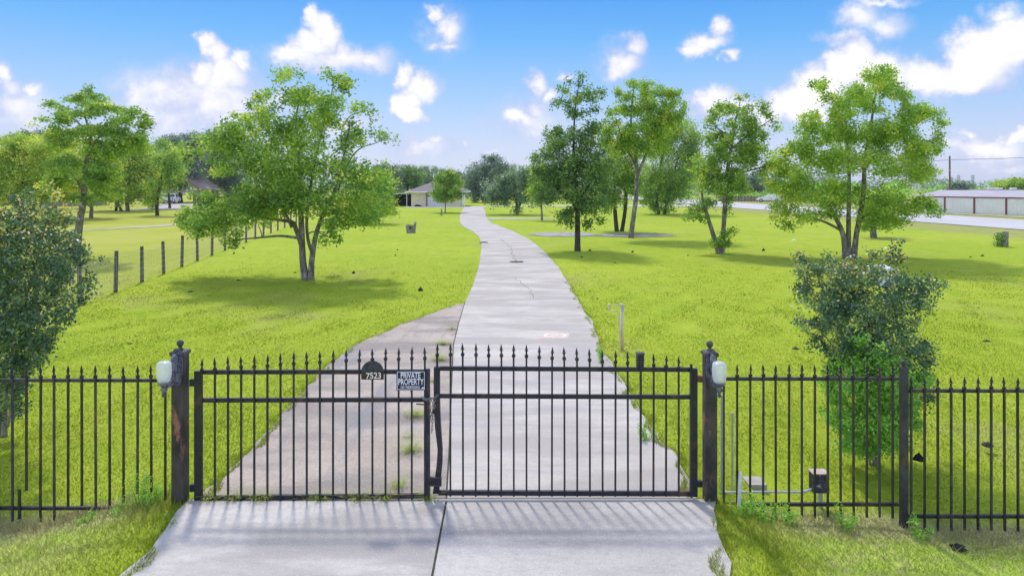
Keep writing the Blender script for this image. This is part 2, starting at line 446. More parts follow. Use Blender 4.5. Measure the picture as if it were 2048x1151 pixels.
class MB:
    def __init__(s):
        s.v, s.f = [], []

    def add(s, vs, fs):
        b = len(s.v)
        s.v += [tuple(p) for p in vs]
        s.f += [tuple(i + b for i in f) for f in fs]
        return s

    def box(s, x0, y0, z0, x1, y1, z1):
        vs = [(x, y, z) for z in (z0, z1) for y in (y0, y1) for x in (x0, x1)]
        return s.add(vs, [(0, 2, 3, 1), (4, 5, 7, 6), (0, 1, 5, 4), (2, 6, 7, 3), (0, 4, 6, 2), (1, 3, 7, 5)])

    def obox(s, a, b, wx, wy, up=None):
        """box along a-b with cross-section wx (sideways) by wy"""
        a, b = Vector(a), Vector(b)
        d = (b - a).normalized()
        u = up or Vector((0, 1, 0)) if abs(d.y) < .9 else Vector((0, 0, 1))
        sx = d.cross(u).normalized()
        sy = sx.cross(d).normalized()
        vs = []
        for p in (a, b):
            for i, j in ((-1, -1), (1, -1), (1, 1), (-1, 1)):
                vs.append(p + sx * wx / 2 * i + sy * wy / 2 * j)
        return s.add(vs, [(0, 1, 2, 3), (7, 6, 5, 4), (0, 4, 5, 1), (1, 5, 6, 2), (2, 6, 7, 3), (3, 7, 4, 0)])

    def tube(s, pts, rad, n=8, cap=True):
        pts = [Vector(p) for p in pts]
        if not hasattr(rad, '__len__'):
            rad = [rad] * len(pts)
        vs, fs = [], []
        prev = None
        for i, p in enumerate(pts):
            d = (pts[min(i + 1, len(pts) - 1)] - pts[max(i - 1, 0)])
            d = d.normalized() if d.length > 1e-9 else Vector((0, 0, 1))
            if prev is None:
                u = Vector((1, 0, 0)) if abs(d.x) < .8 else Vector((0, 1, 0))
                a = (u - d * u.dot(d)).normalized()
            else:
                a = (prev - d * prev.dot(d)).normalized()
            prev = a
            b = d.cross(a)
            for k in range(n):
                t = 2 * math.pi * k / n
                vs.append(p + (a * math.cos(t) + b * math.sin(t)) * rad[i])
        for i in range(len(pts) - 1):
            for k in range(n):
                k2 = (k + 1) % n
                fs.append((i * n + k, i * n + k2, (i + 1) * n + k2, (i + 1) * n + k))
        if cap:
            fs.append(tuple(range(n - 1, -1, -1)))
            e = (len(pts) - 1) * n
            fs.append(tuple(e + k for k in range(n)))
        return s.add(vs, fs)

    def lathe(s, c, prof, n=14, axis=None):
        c = Vector(c)
        vs, fs = [], []
        for (r, z) in prof:
            for k in range(n):
                t = 2 * math.pi * k / n
                vs.append(c + Vector((r * math.cos(t), r * math.sin(t), z)))
        for i in range(len(prof) - 1):
            for k in range(n):
                k2 = (k + 1) % n
                fs.append((i * n + k, i * n + k2, (i + 1) * n + k2, (i + 1) * n + k))
        fs.append(tuple(range(n - 1, -1, -1)))
        e = (len(prof) - 1) * n
        fs.append(tuple(e + k for k in range(n)))
        return s.add(vs, fs)

    def prism(s, poly, y0, y1):
        """xz outline pushed along y"""
        n = len(poly)
        vs = [(x, y0, z) for x, z in poly] + [(x, y1, z) for x, z in poly]
        fs = [tuple(range(n)), tuple(range(2 * n - 1, n - 1, -1))]
        fs += [(i, i + n, (i + 1) % n + n, (i + 1) % n) for i in range(n)]
        return s.add(vs, fs)

    def slab(s, xl, xr, ys, z0, z1):
        """strip between two edges with thickness"""
        vs, fs = [], []
        for a, b, y in zip(xl, xr, ys):
            vs += [(a, y, z1), (b, y, z1), (a, y, z0), (b, y, z0)]
        for i in range(len(ys) - 1):
            o, p = i * 4, i * 4 + 4
            fs += [(o, o + 1, p + 1, p), (o + 2, p + 2, p + 3, o + 3), (o, p, p + 2, o + 2), (o + 1, o + 3, p + 3, p + 1)]
        e = (len(ys) - 1) * 4
        fs += [(0, 2, 3, 1), (e, e + 1, e + 3, e + 2)]
        return s.add(vs, fs)

    def build(s, name, mat, parent=None, loc=None, smooth=False, label=None):
        org = Vector((0, 0, 0))
        if parent is not None:
            org = world_loc(parent)
        if loc is not None:
            org = Vector(loc)
        me = bpy.data.meshes.new(name)
        me.from_pydata([(x - org.x, y - org.y, z - org.z) for x, y, z in s.v], [], s.f)
        bm = bmesh.new(); bm.from_mesh(me)
        bmesh.ops.recalc_face_normals(bm, faces=bm.faces)
        bm.to_mesh(me); bm.free()
        if smooth:
            me.polygons.foreach_set('use_smooth', [True] * len(me.polygons))
        for m in (mat if isinstance(mat, (list, tuple)) else [mat]):
            me.materials.append(m)
        o = bpy.data.objects.new(name, me)
        COL.objects.link(o)
        if parent is not None:
            o.parent = parent
            if loc is not None:
                o.location = Vector(loc) - world_loc(parent)
        elif loc is not None:
            o.location = loc
        if label:
            o['label'] = label
        return o

def poly_mesh(name, verts, nper, mat, parent=None, tint=None, org=(0, 0, 0), normal=None):
    """fast mesh of separate n-gons: verts (N*nper,3)"""
    verts = np.asarray(verts, dtype=np.float32) - np.asarray(org, dtype=np.float32)
    nv = len(verts); nf = nv // nper
    me = bpy.data.meshes.new(name)
    me.vertices.add(nv); me.vertices.foreach_set('co', verts.ravel())
    me.loops.add(nv); me.loops.foreach_set('vertex_index', np.arange(nv, dtype=np.int32))
    me.polygons.add(nf); me.polygons.foreach_set('loop_start', np.arange(0, nv, nper, dtype=np.int32))
    me.update(calc_edges=True)
    if tint is not None:
        a = me.attributes.new('tint', 'FLOAT', 'FACE')
        a.data.foreach_set('value', np.asarray(tint, dtype=np.float32))
    me.materials.append(mat)
    o = bpy.data.objects.new(name, me)
    COL.objects.link(o)
    if parent is not None:
        o.parent = parent
    else:
        o.location = org
    return o

def gY(py):
    """distance of level ground seen at image row py"""
    return F * CAM_H / (py - HZ)
def gp(px, py, z=0.0):
    Y = F * (CAM_H - z) / (py - HZ)
    return Vector(((px - 1024) / F * Y, Y, z))
def P(px, py, Y):
    return Vector(((px - 1024) / F * Y, Y, CAM_H - (py - HZ) / F * Y))

YG = 6.717                                # distance of the gate and fence
KX = YG / F                               # metres per photo pixel at the fence
def gx(px): return (px - 1024) * KX
def gz_(py): return CAM_H - (py - HZ) * KX

def sstep(x, a, b):
    t = np.clip((x - a) / (b - a), 0, 1)
    return t * t * (3 - 2 * t)
def ground_z(x, y):
    x = np.asarray(x, dtype=float); y = np.asarray(y, dtype=float)
    dl = .22 * sstep(-x, 3.3, 5.0) + .10 * sstep(-x, 4.4, 7)
    dr = .20 * sstep(x, 2.05, 2.9) + .105 * sstep(x, 3.5, 4.3)
    fall = 1 - sstep(y, 7.4, 12.5)
    rough = .012 * np.sin(x * 2.1 + y * 1.3) * np.sin(y * 1.7 - x * .6) + .008 * np.sin(x * 5.3 - y * 3.1)
    edge = np.clip((np.maximum(-3.2 - x, x - 2.0)) / .5, 0, 1)
    return -.012 - (dl + dr) * fall + rough * np.where(y < 14, edge, .6) * np.where(y < 40, 1, 0)

# ------------------------------------------------------------------ ground, drive, roads
def ground():
    xs = np.concatenate([-np.geomspace(40, 2400, 24)[::-1], np.arange(-38, -10, 2), np.arange(-10, 10, .25), np.arange(10, 40, 2), np.geomspace(42, 2400, 24)])
    ys = np.concatenate([-np.geomspace(8, 600, 12)[::-1], np.arange(-6, 4, 1), np.arange(4, 14, .25), np.arange(14, 60, 2), np.geomspace(62, 2600, 30)])
    X, Y = np.meshgrid(xs, ys)
    Z = ground_z(X, Y)
    me = bpy.data.meshes.new('ground')
    nx, ny = len(xs), len(ys)
    vs = np.stack([X.ravel(), Y.ravel(), Z.ravel()], 1)
    fs = [(j * nx + i, j * nx + i + 1, (j + 1) * nx + i + 1, (j + 1) * nx + i) for j in range(ny - 1) for i in range(nx - 1)]
    me.from_pydata(vs.tolist(), [], fs)
    me.polygons.foreach_set('use_smooth', [True] * len(me.polygons))
    me.materials.append(TURF)
    o = bpy.data.objects.new('ground', me); COL.objects.link(o)
    tag(o, 'lime green mown lawn running back to the trees', kind='structure')
ground()

def edge_fn(pix, extra=()):
    pts = [gp(a, b) for a, b in pix]
    ys = [p.y for p in pts]; xs = [p.x for p in pts]
    for (x, y) in extra:
        ys.insert(0, y); xs.insert(0, x)
    ys, xs = np.array(ys), np.array(xs)
    o = np.argsort(ys)
    ys, xs = ys[o], xs[o]
    return lambda y: np.interp(y, ys, xs)
E_RIGHT = edge_fn([(1388, 985), (1345, 905), (1312, 870), (1267, 800), (1228, 740), (1200, 695), (1186, 650), (1150, 590), (1120, 540), (1091, 505), (1061, 480), (1033, 466), (1002, 453),
                   (984, 446), (977, 442), (972, 434), (971, 423), (966, 416)])
E_JOINT = edge_fn([(893, 1000), (899, 900), (903, 780), (907, 690), (918, 645), (930, 605), (945, 572), (958, 530), (963, 490), (958, 473), (944, 462), (926, 453), (920, 445), (919, 433), (924, 420), (928, 416)])
E_SIDE = edge_fn([(385, 999), (405, 990), (452, 948), (500, 905), (560, 835), (610, 780), (655, 730), (680, 712), (710, 690), (750, 672), (800, 650), (850, 632), (895, 615), (928, 606)])
E_FL = edge_fn([(372, 1003), (345, 1040), (318, 1080), (280, 1120), (245, 1151)], [(-3.0, 3.0), (-2.95, -4.0)])
E_FR = edge_fn([(1420, 1003), (1425, 1012), (1440, 1080), (1455, 1151)], [(1.55, 3.0), (1.5, -4.0)])
E_FJ = edge_fn([(893, 1003), (865, 1151)], [(-.60, 3.0), (-.60, -4.0)])

drive = thing('driveway', (0, 6.7, 0), 'long pale concrete driveway curving back from the gate to the house', None, kind='structure')
YR0, YT = gY(998), gY(1003)
def strip(name, fl, fr, y0, y1, mat, dl=0., dr=0., n=90, top=.016, jag=.02):
    ys = np.geomspace(y0, y1, n) if y0 > 0 else np.linspace(y0, y1, n)
    r = np.random.default_rng(len(name) + n)
    xl = fl(ys) + dl + r.normal(0, jag, n) * (dl == 0)
    xr = fr(ys) + dr + r.normal(0, jag, n) * (dr == 0)
    return MB().slab(xl, xr, ys, -.14, top).build(name, mat, drive)
strip('slab', E_JOINT, E_RIGHT, YR0, gY(412.5), CONC_LANE, .008, 0, 120, .016)
strip('slab', E_SIDE, E_JOINT, YR0, gY(607), CONC_SIDE, 0, -.012, 60, .013)
strip('slab', E_FL, E_FJ, -4.0, YT - .02, CONC_FRONT, 0, -.010, 60, .017)
strip('slab', E_FJ, E_FR, -4.0, YT - .02, CONC_FRONT2, .010, 0, 60, .015)
# sill strip beneath the gate
MB().box(gx(380), YT - .012, -.1, gx(1412), YR0 - .008, .010).build('sill', CONC_FRONT2, drive)
# dirt filled joint beds
MB().slab(E_JOINT(np.geomspace(YR0, 18.2, 30)) - .02, E_JOINT(np.geomspace(YR0, 18.2, 30)) + .02, np.geomspace(YR0, 18.2, 30), -.1, .004).build('joint', JOINT, drive)
MB().slab(E_FJ(np.linspace(-4, YT, 12)) - .02, E_FJ(np.linspace(-4, YT, 12)) + .02, np.linspace(-4, YT, 12), -.1, .004).build('joint', JOINT, drive)
MB().box(gx(380), YT - .03, -.1, gx(1412), YR0 + .01, .004).build('joint', JOINT, drive)

def ribbon(name, pix, w, mat, parent, z=.0195):
    pts = [gp(a, b) for a, b in pix]
    fine = []
    r = random.Random(len(pix) + int(pix[0][0]))
    for a, b in zip(pts, pts[1:]):
        for k in range(6):
            p = a.lerp(b, k / 6)
            p += Vector((r.uniform(-1, 1), r.uniform(-1, 1), 0)) * (b - a).length * .035
            fine.append(p)
    fine.append(pts[-1])
    m = MB()
    vs, fs = [], []
    for i, p in enumerate(fine):
        d = (fine[min(i + 1, len(fine) - 1)] - fine[max(i - 1, 0)]).normalized()
        s = Vector((-d.y, d.x, 0)) * w * (.4 + .6 * r.random()) / 2
        vs += [(p.x - s.x, p.y - s.y, z), (p.x + s.x, p.y + s.y, z)]
    fs = [(2 * i, 2 * i + 1, 2 * i + 3, 2 * i + 2) for i in range(len(fine) - 1)]
    return m.add(vs, fs).build(name, mat, parent)
ribbon('crack', [(1000, 478), (1012, 487), (1022, 495), (1025, 510), (1031, 521)], .036, JOINT, drive)
ribbon('crack', [(1030, 556), (1048, 570), (1060, 580), (1066, 597)], .018, JOINT, drive)
ribbon('crack', [(912, 668), (903, 672)], .015, DIRT, drive)

def patch(name, pix_c, rx, ry, mat, parent=None, z=.0195, n=26, jag=.25, seed=1):
    c = gp(*pix_c)
    r = random.Random(seed)
    vs = [(c.x, c.y, z)]
    for k in range(n):
        t = 2 * math.pi * k / n
        q_ = 1 + r.uniform(-jag, jag)
        vs.append((c.x + rx * q_ * math.cos(t), c.y + ry * q_ * math.sin(t), z))
    fs = [(0, 1 + k, 1 + (k + 1) % n) for k in range(n)]
    return MB().add(vs, fs).build(name, mat, parent)
patch('dirt_spot', (1034, 524), .30, .35, JOINT, drive, seed=3)
patch('dirt_spot', (968, 485), .26, .45, JOINT, drive, seed=4)

for _y in (9.92, 19.4):
    _a, _b = float(E_JOINT(_y)) + .03, float(E_RIGHT(_y)) - .04
    MB().add([(_a, _y, .0185), (_b, _y + .05, .0185), (_b, _y + .065 + _y * .0008, .0185), (_a, _y + .014 + _y * .0008, .0185)], [(0, 1, 2, 3)]).build('joint', JOINT2, drive)
# house apron, side road, road, far walk, field paths
apr = gp(900, 414.5)
MB().slab([-15.6, -15.8], [-3.4, -4.2], [98.2, 103.2], -.12, .02).build('apron', CONC_FRONT, drive)

def band(name, left, right, mat, label, z=.015):
    m = MB()
    vs, fs = [], []
    for a, b in zip(left, right):
        vs += [(a[0], a[1], z), (b[0], b[1], z)]
    fs = [(2 * i, 2 * i + 1, 2 * i + 3, 2 * i + 2) for i in range(len(left) - 1)]
    o = m.add(vs, fs).build(name, mat)
    return tag(o, label, kind='structure')
rl = [(41, -30), (38.4, 15), (36, 48), (33.6, 72), (31.4, 100), (30, 128), (27, 200), (20, 400), (10, 900)]
rr = [(53.5, -30), (50, 15), (47, 55), (45.6, 75), (43.2, 100), (41.5, 128), (39, 200), (33, 400), (24, 900)]
band('road', rl, rr, ASPHALT, 'wide pale concrete road passing the lawn', .03)
band('sidewalk', [(56.5, 0), (50.3, 60), (48.2, 80), (45.5, 120)], [(57.6, 0), (51.4, 60), (49.3, 80), (46.6, 120)], SIDEWALK, 'narrow pale walk along the metal shed', .034)
band('side_road', [(-3.5, 104.3), (2, 104.5), (12, 105), (31.6, 103)], [(-3.5, 107.8), (2, 108.5), (12, 110), (31.6, 112)], ASPHALT, 'side lane joining the house drive to the road', .022)
band('footpath', [(-2.42, 63.4), (0, 63.5), (4.1, 63.9)], [(-2.42, 66.5), (0, 66.3), (4.1, 65.0)], PATHC, 'short pale path leading off the drive', .012)
band('field_lane', [(-60, 36), (-31, 45.0), (-26.8, 52.5), (-25.8, 60), (-29, 72), (-37, 88), (-46, 99)], [(-60, 38.2), (-30.5, 47.0), (-27.6, 54.5), (-27.6, 61), (-31.5, 74), (-40, 91), (-49, 102)],
     PATHC, 'pale gravel lane across the hay field', .012)
band('parking_pad', [(-50, 89), (-54, 105), (-63, 119)], [(-40, 91), (-44, 106), (-50, 122)], PATHC, 'pale parking pad under the truck', .016)

MUD2 = mat2('damp_silt', (.30, .27, .275), (.38, .345, .35), .9, .7, (.22, .19, .18), .6, .5, .6, stretch=(1, 2, 1))
mud = patch('mud_patch', (1125, 468.5), 2.15, 1.9, MUD2, z=.012, n=60, jag=.14, seed=8)
tag(mud, 'pale dried silt patch next to the dark straight trunk', kind='structure')
mud = patch('mud_patch', (1268, 470.5), 2.6, 1.5, MUD, z=.016, n=60, jag=.14, seed=9)
tag(mud, 'bare brown mud patch beneath the leaning tree', kind='structure')
def puddle():
    m, N, out = new_mat('puddle_water')
    principled(N, out, (.10, .09, .085), .06, 0, .8)
    o = patch('puddle', (1165, 470), .85, .7, m, z=.021, n=24, jag=.3, seed=5)
    tag(o, 'shallow puddle reflecting the sky in the mud patch', kind='structure')
    o2 = patch('puddle', (1215, 470.5), .35, .5, m, z=.021, n=24, jag=.3, seed=6)
    tag(o2, 'small second puddle in the brown mud', kind='structure')
puddle()

# ------------------------------------------------------------------ grass
def on_drive(x, y, pad=0.0):
    rear = (y > YR0 - .1) & (x > np.where(y < 18.1, E_SIDE(y), E_JOINT(y)) + pad) & (x < E_RIGHT(y) - pad)
    front = (y <= YR0) & (x > E_FL(y) + pad) & (x < E_FR(y) - pad)
    return rear | front

def blades(x, y, h, w, lean, r, z=None):
    n = len(x)
    z0 = ground_z(x, y) if z is None else z
    a = r.uniform(0, 2 * np.pi, n)
    b = r.uniform(0, 2 * np.pi, n)
    base = np.stack([x, y, z0 - .004], 1)
    side = np.stack([np.cos(a), np.sin(a), np.zeros(n)], 1) * (w / 2)[:, None]
    tip = base + np.stack([np.cos(b) * lean * h, np.sin(b) * lean * h, h], 1)
    return np.stack([base - side, base + side, tip], 1).reshape(-1, 3)

def lawn_grass():
    r = np.random.default_rng(11)
    n = 640000
    y = 1 / (1 / 4.6 - r.uniform(0, 1, n) * (1 / 4.6 - 1 / 32.0))
    x = r.uniform(-.82, .82, n) * y
    keep = ~on_drive(x, y, .015) & (r.uniform(0, 1, n) < 1 - sstep(y, 14, 31) * .97) & (r.uniform(0, 1, n) < np.clip((y / 9.0) ** 2, .3, 1))
    x, y = x[keep], y[keep]
    n = len(x)
    verge = (y < 6.65)
    h = np.where(verge, r.uniform(.018, .055, n), r.uniform(.014, .038, n)) * (1 + .25 * np.sin(x * 2.7) * np.cos(y * 2.1))
    h *= np.where((y > 6.4) & (y < 6.9), .6, 1)
    w = r.uniform(.005, .009, n) * np.maximum(1, y / 7)
    h *= np.maximum(1, (y / 14) ** .5)
    V = blades(x, y, h, w, r.uniform(.2, 1.1, n), r)
    t = np.clip(r.beta(2, 2.6, n) + np.where(verge & (r.uniform(0, 1, n) < .12), .45, 0), 0, 1)
    o = poly_mesh('lawn_grass', V, 3, BLADE, None, t)
    tag(o, 'short lime green grass of the mown lawn', kind='stuff')
lawn_grass()

def rough_grass():
    """longer grass: fence foot, slab edges, gate sill"""
    r = np.random.default_rng(12)
    Xs, Ys, Hs, Wd = [], [], [], []
    def add(x, y, h, w=.007):
        Xs.append(x); Ys.append(y); Hs.append(h); Wd.append(np.full(len(x), w))
    # foot of the fences
    n = 5000; x = r.uniform(-6.6, -3.25, n); add(x, 6.68 + r.normal(0, .13, n), r.uniform(.04, .14, n) * (.5 + .5 * np.sin(x * 3.1) ** 2))
    n = 5000; x = r.uniform(2.0, 7.0, n); add(x, 6.60 + r.normal(0, .16, n), r.uniform(.03, .15, n) * (.5 + .5 * np.sin(x * 2.3 + 1) ** 2))
    # lush tuft beside each gate pillar
    n = 260; add(r.normal(-3.42, .14, n), r.normal(6.42, .13, n), r.uniform(.04, .11, n))
    n = 420; add(2.16 + np.abs(r.normal(0, .22, n)), r.normal(6.10, .26, n), r.uniform(.03, .09, n))
    # ragged lawn edges over the slabs
    for fn, y0, y1, sgn, nn in ((E_SIDE, 6.75, 18, -1, 4000), (E_RIGHT, 6.75, 22, 1, 6000), (E_FL, 4.6, 6.7, -1, 1500), (E_FR, 4.6, 6.7, 1, 1700)):
        y = 1 / (1 / y0 - r.uniform(0, 1, nn) * (1 / y0 - 1 / y1))
        wob = .05 * np.sin(y * 4.3) + .04 * np.sin(y * 9.7 + 1)
        x = fn(y) + sgn * (np.abs(r.normal(0, .07, nn)) - .05 + wob)
        add(x, y, r.uniform(.015, .065, nn), .008)
    x = np.concatenate(Xs); y = np.concatenate(Ys); h = np.concatenate(Hs); w = np.concatenate(Wd)
    z = np.where(on_drive(x, y, .02), .014, ground_z(x, y))
    V = blades(x, y, h, w, r.uniform(.15, 1.0, len(x)), r, z)
    t = np.clip(r.beta(2, 2.2, len(x)) + np.where(r.uniform(0, 1, len(x)) < .10, .4, 0), 0, 1)
    o = poly_mesh('rough_grass', V, 3, BLADE, None, t)
    tag(o, 'longer rough grass along the fence foot and slab edges', kind='stuff')
rough_grass()

def tuft_mat():
    m, N, out = new_mat('tuft_blade')
    at = N.n('ShaderNodeAttribute'); at.attribute_name = 'tint'
    col = N.ramp(at.outputs['Fac'], [(0, (.24, .34, .03)), (.5, (.40, .50, .06)), (1, (.58, .57, .18))])
    d = N.n('ShaderNodeBsdfDiffuse'); N.put(d.inputs[0], col)
    nn = N.v('NORMALIZE', N.v('MULTIPLY_ADD', N.n('ShaderNodeNewGeometry').outputs['Normal'], (.4, .4, .4), (0, 0, 1)))
    N.nt.links.new(nn, d.inputs['Normal'])
    N.nt.links.new(d.outputs[0], out.inputs[0])
    return m
GRASSY = tuft_mat()
def tuft(px, py, size, label, n=110, seed=0, cat='grass tuft', name='grass_tuft', h=1.0, grp='grass tufts in the driveway joints'):
    n *= 2
    c = gp(px, py)
    r = np.random.default_rng(seed + int(px))
    a = r.uniform(0, 2 * np.pi, n)
    d = np.abs(r.normal(0, .20, n)) * size
    x = c.x + np.cos(a) * d; y = c.y + np.sin(a) * d
    hh = r.uniform(.25, 1.0, n) * size * .34 * h
    V = []
    lean = r.uniform(.3, 2.4, n)
    ang = a + r.normal(0, .9, n)
    base = np.stack([x, y, np.full(n, .012)], 1)
    mid = base + np.stack([np.cos(ang) * lean * hh * .4, np.sin(ang) * lean * hh * .4, hh * .75], 1)
    tip = base + np.stack([np.cos(ang) * lean * hh, np.sin(ang) * lean * hh, hh * .8], 1)
    s = np.stack([-np.sin(ang), np.cos(ang), np.zeros(n)], 1) * .0016
    V = np.stack([base - s, base + s, mid, mid - s, mid + s, tip], 1).reshape(-1, 3)
    o = poly_mesh(name, V, 3, GRASSY, None, np.repeat(r.beta(2, 2, n), 2), (c.x, c.y, 0))
    tag(o, label, cat, grp)

tuft(832, 834, .42, 'bushy grass tuft in the drive joint below the no trespassing sign', 140)
tuft(822, 906, .46, 'widest grass tuft in the drive joint behind the gate', 170)
tuft(796, 976, .34, 'thin yellowish grass tuft just behind the bottom gate rail', 80)
tuft(818, 876, .20, 'low flat sprig of grass between two bushier joint tufts', 40)
tuft(886, 690, .45, 'grass tuft in the drive joint just above the gate finials', 130)
tuft(880, 722, .52, 'yellow grass tuft in the drive joint between the two gate leaves', 150)
tuft(904, 660, .40, 'farthest small grass tuft in the drive joint', 70)
tuft(866, 765, .3, 'grass tuft seen through the slot between the gate leaves', 60)
for i, (px, sz, lb) in enumerate([(418, .24, 'sprig of grass under the hinged end of the numbered gate leaf'), (470, .34, 'dry grass tuft under the gate, second from the jar lamp pillar'),
                                  (520, .30, 'thin grass tuft under the gate, third from the jar lamp pillar'), (642, .34, 'grass tuft under the middle of the numbered gate leaf'),
                                  (716, .3, 'grass tuft under the gate below the number plate'), (770, .3, 'sparse grass tuft under the gate below the white and navy sign'), (858, .34, 'green weed tuft under the gate latch')]):
    tuft(px, 1002 - (i % 2), sz, lb, 70, i, 'grass tuft', 'grass_tuft', 1.0, 'grass tufts under the gate')

# ------------------------------------------------------------------ gate, fences, pillars
FIN = None
def finial_mesh():
    global FIN
    m = MB()
    m.lathe((0, 0, 0), [(.014, -.002), (.0185, .004), (.0185, .026), (.012, .030), (.008, .036), (.009, .055), (.011, .062), (.021, .068), (.011, .074), (.0125, .082), (.007, .105), (.001, .128)], 8)
    o = m.build('finial', IRON)
    FIN = o.data
    bpy.data.objects.remove(o)
finial_mesh()

def picket(parent, x, zb, zt, y=YG, w=.0175, fin=True, mat=IRON, dxt=0.0):
    """square bar with a spear tip; zt is the tip of the spear"""
    h = zt - zb - (.126 if fin else 0)
    m = MB().obox((x, y, zb), (x + dxt, y, zb + h), w, w)
    o = m.build('picket', mat, parent, (x, y, zb))
    if fin:
        f = bpy.data.objects.new('finial', FIN)
        COL.objects.link(f)
        f.parent = o
        f.location = (dxt, 0, h)
        f.rotation_euler = (R(random.uniform(-2, 2)), R(random.uniform(-2.5, 2.5)), R(random.uniform(0, 40)))
    return o

def rail(name, parent, x0, z0, x1, z1, hgt, dep=.032, y=YG, mat=IRON):
    return MB().obox((x0, y, z0), (x1, y, z1), dep, hgt, Vector((0, 0, 1))).build(name, mat, parent)

def gate_left():
    g = thing('gate_leaf', (gx(398), YG, 0), 'black iron gate leaf carrying the number plate and sign', 'gate', 'pair of iron gate leaves')
    MB().box(gx(390), YG - .022, gz_(998), gx(404), YG + .022, gz_(741)).build('stile', IRON, g)
    MB().box(gx(849), YG - .020, gz_(994), gx(860), YG + .020, gz_(737)).build('stile', IRON_WORN_SHEEN, g)
    a, b = gx(404) + .002, gx(849) - .002
    rail('top_rail', g, a, gz_(743.5), b, gz_(742.5), .040)
    rail('middle_rail', g, a, gz_(799.5), b, gz_(798.5), .040)
    rail('bottom_rail', g, a, gz_(994), b, gz_(990), .040)
    for k in range(18):
        px = 406 + (850.5 - 406) / 17 * k
        top = 692 + 24 * ((850.5 - px) / 445) ** 1.5 + random.uniform(-.8, .8)
        picket(g, gx(px), gz_(999 - (px - 400) * .008), gz_(top), YG - .0255)
    # hinges
    for py in (764, 974):
        MB().box(gx(380.5), YG - .02, gz_(py + 7), gx(390), YG + .02, gz_(py - 7)).build('hinge', IRON, g)
    MB().tube([(gx(834), YG - .055, gz_(803.5)), (gx(852), YG - .055, gz_(805))], .007, 6).build('latch_rod', IRON_WORN_SHEEN, g)
    MB().box(gx(858), YG - .05, gz_(964), gx(884), YG - .034, gz_(950)).build('latch_plate', IRON, g)
    for py in (949, 965):
        MB().box(gx(858), YG - .058, gz_(py + 1.8), gx(884), YG - .034, gz_(py - .2)).build('latch_bracket', PILLAR_TOP, g)
    return g
GL = gate_left()

def gate_right():
    g = thing('gate_leaf', (gx(1386), YG, 0), 'black iron gate leaf with a bent end stile and broken finials', 'gate', 'pair of iron gate leaves')
    MB().box(gx(1380), YG - .022, gz_(991), gx(1394), YG + .022, gz_(736)).build('stile', IRON, g)
    m = MB()
    pts = [(874, 733), (874, 800), (876, 850), (878.5, 876), (880.5, 896), (879.5, 925), (876, 955), (872, 984)]
    for (a, b), (c, d) in zip(pts, pts[1:]):
        pass
    w = [.058, .058, .057, .050, .046, .054, .058, .058]
    vs, fs = [], []
    for (px, py), ww in zip(pts, w):
        for sx, sy in ((-1, -1), (1, -1), (1, 1), (-1, 1)):
            vs.append((gx(px) + sx * ww / 2, YG + sy * .03, gz_(py)))
    for i in range(len(pts) - 1):
        for k in range(4):
            k2 = (k + 1) % 4
            fs.append((i * 4 + k, i * 4 + k2, i * 4 + 4 + k2, i * 4 + 4 + k))
    fs += [(0, 3, 2, 1), tuple(len(vs) - 4 + k for k in range(4))]
    m.add(vs, fs).build('bent_stile', IRON, g, label='bent and kinked end stile')
    a, b = gx(880) + .002, gx(1380) - .002
    rail('top_rail', g, a, gz_(736), b, gz_(738.5), .040)
    rail('middle_rail', g, a, gz_(791), b, gz_(793), .040)
    rail('bottom_rail', g, gx(877), gz_(984), b, gz_(986), .044)
    for k in range(21):
        px = 876 + (1381.5 - 876) / 20 * k
        top = 685 + 29 * max(0, (px - 920) / 461) ** 1.7 + random.uniform(-.8, .8)
        if k == 0:
            picket(g, gx(875), gz_(760), gz_(685), YG - .030, .020)
            continue
        if k == 20:
            picket(g, gx(px - 1), gz_(990), gz_(726), YG - .036, .022, fin=False)
            continue
        if k == 16:
            picket(g, gx(px), gz_(989), gz_(706), YG - .027, .020, fin=False)
            continue
        picket(g, gx(px), gz_(989 + .3), gz_(top), YG - .0255, dxt=random.uniform(-.004, .004))
    for py in (757, 966):
        MB().box(gx(1394), YG - .018, gz_(py + 6), gx(1404), YG + .018, gz_(py - 6)).build('hinge', RUST if py < 800 else IRON, g)
    # sleeve on the top rail
    MB().box(gx(1273), YG - .03, gz_(734), gx(1287), YG + .03, gz_(709)).build('bracket', IRON, g)
    MB().box(gx(1272), YG - .034, gz_(709), gx(1288), YG + .034, gz_(704)).build('bracket_cap', PILLAR_TOP, g)
    return g
GR = gate_right()

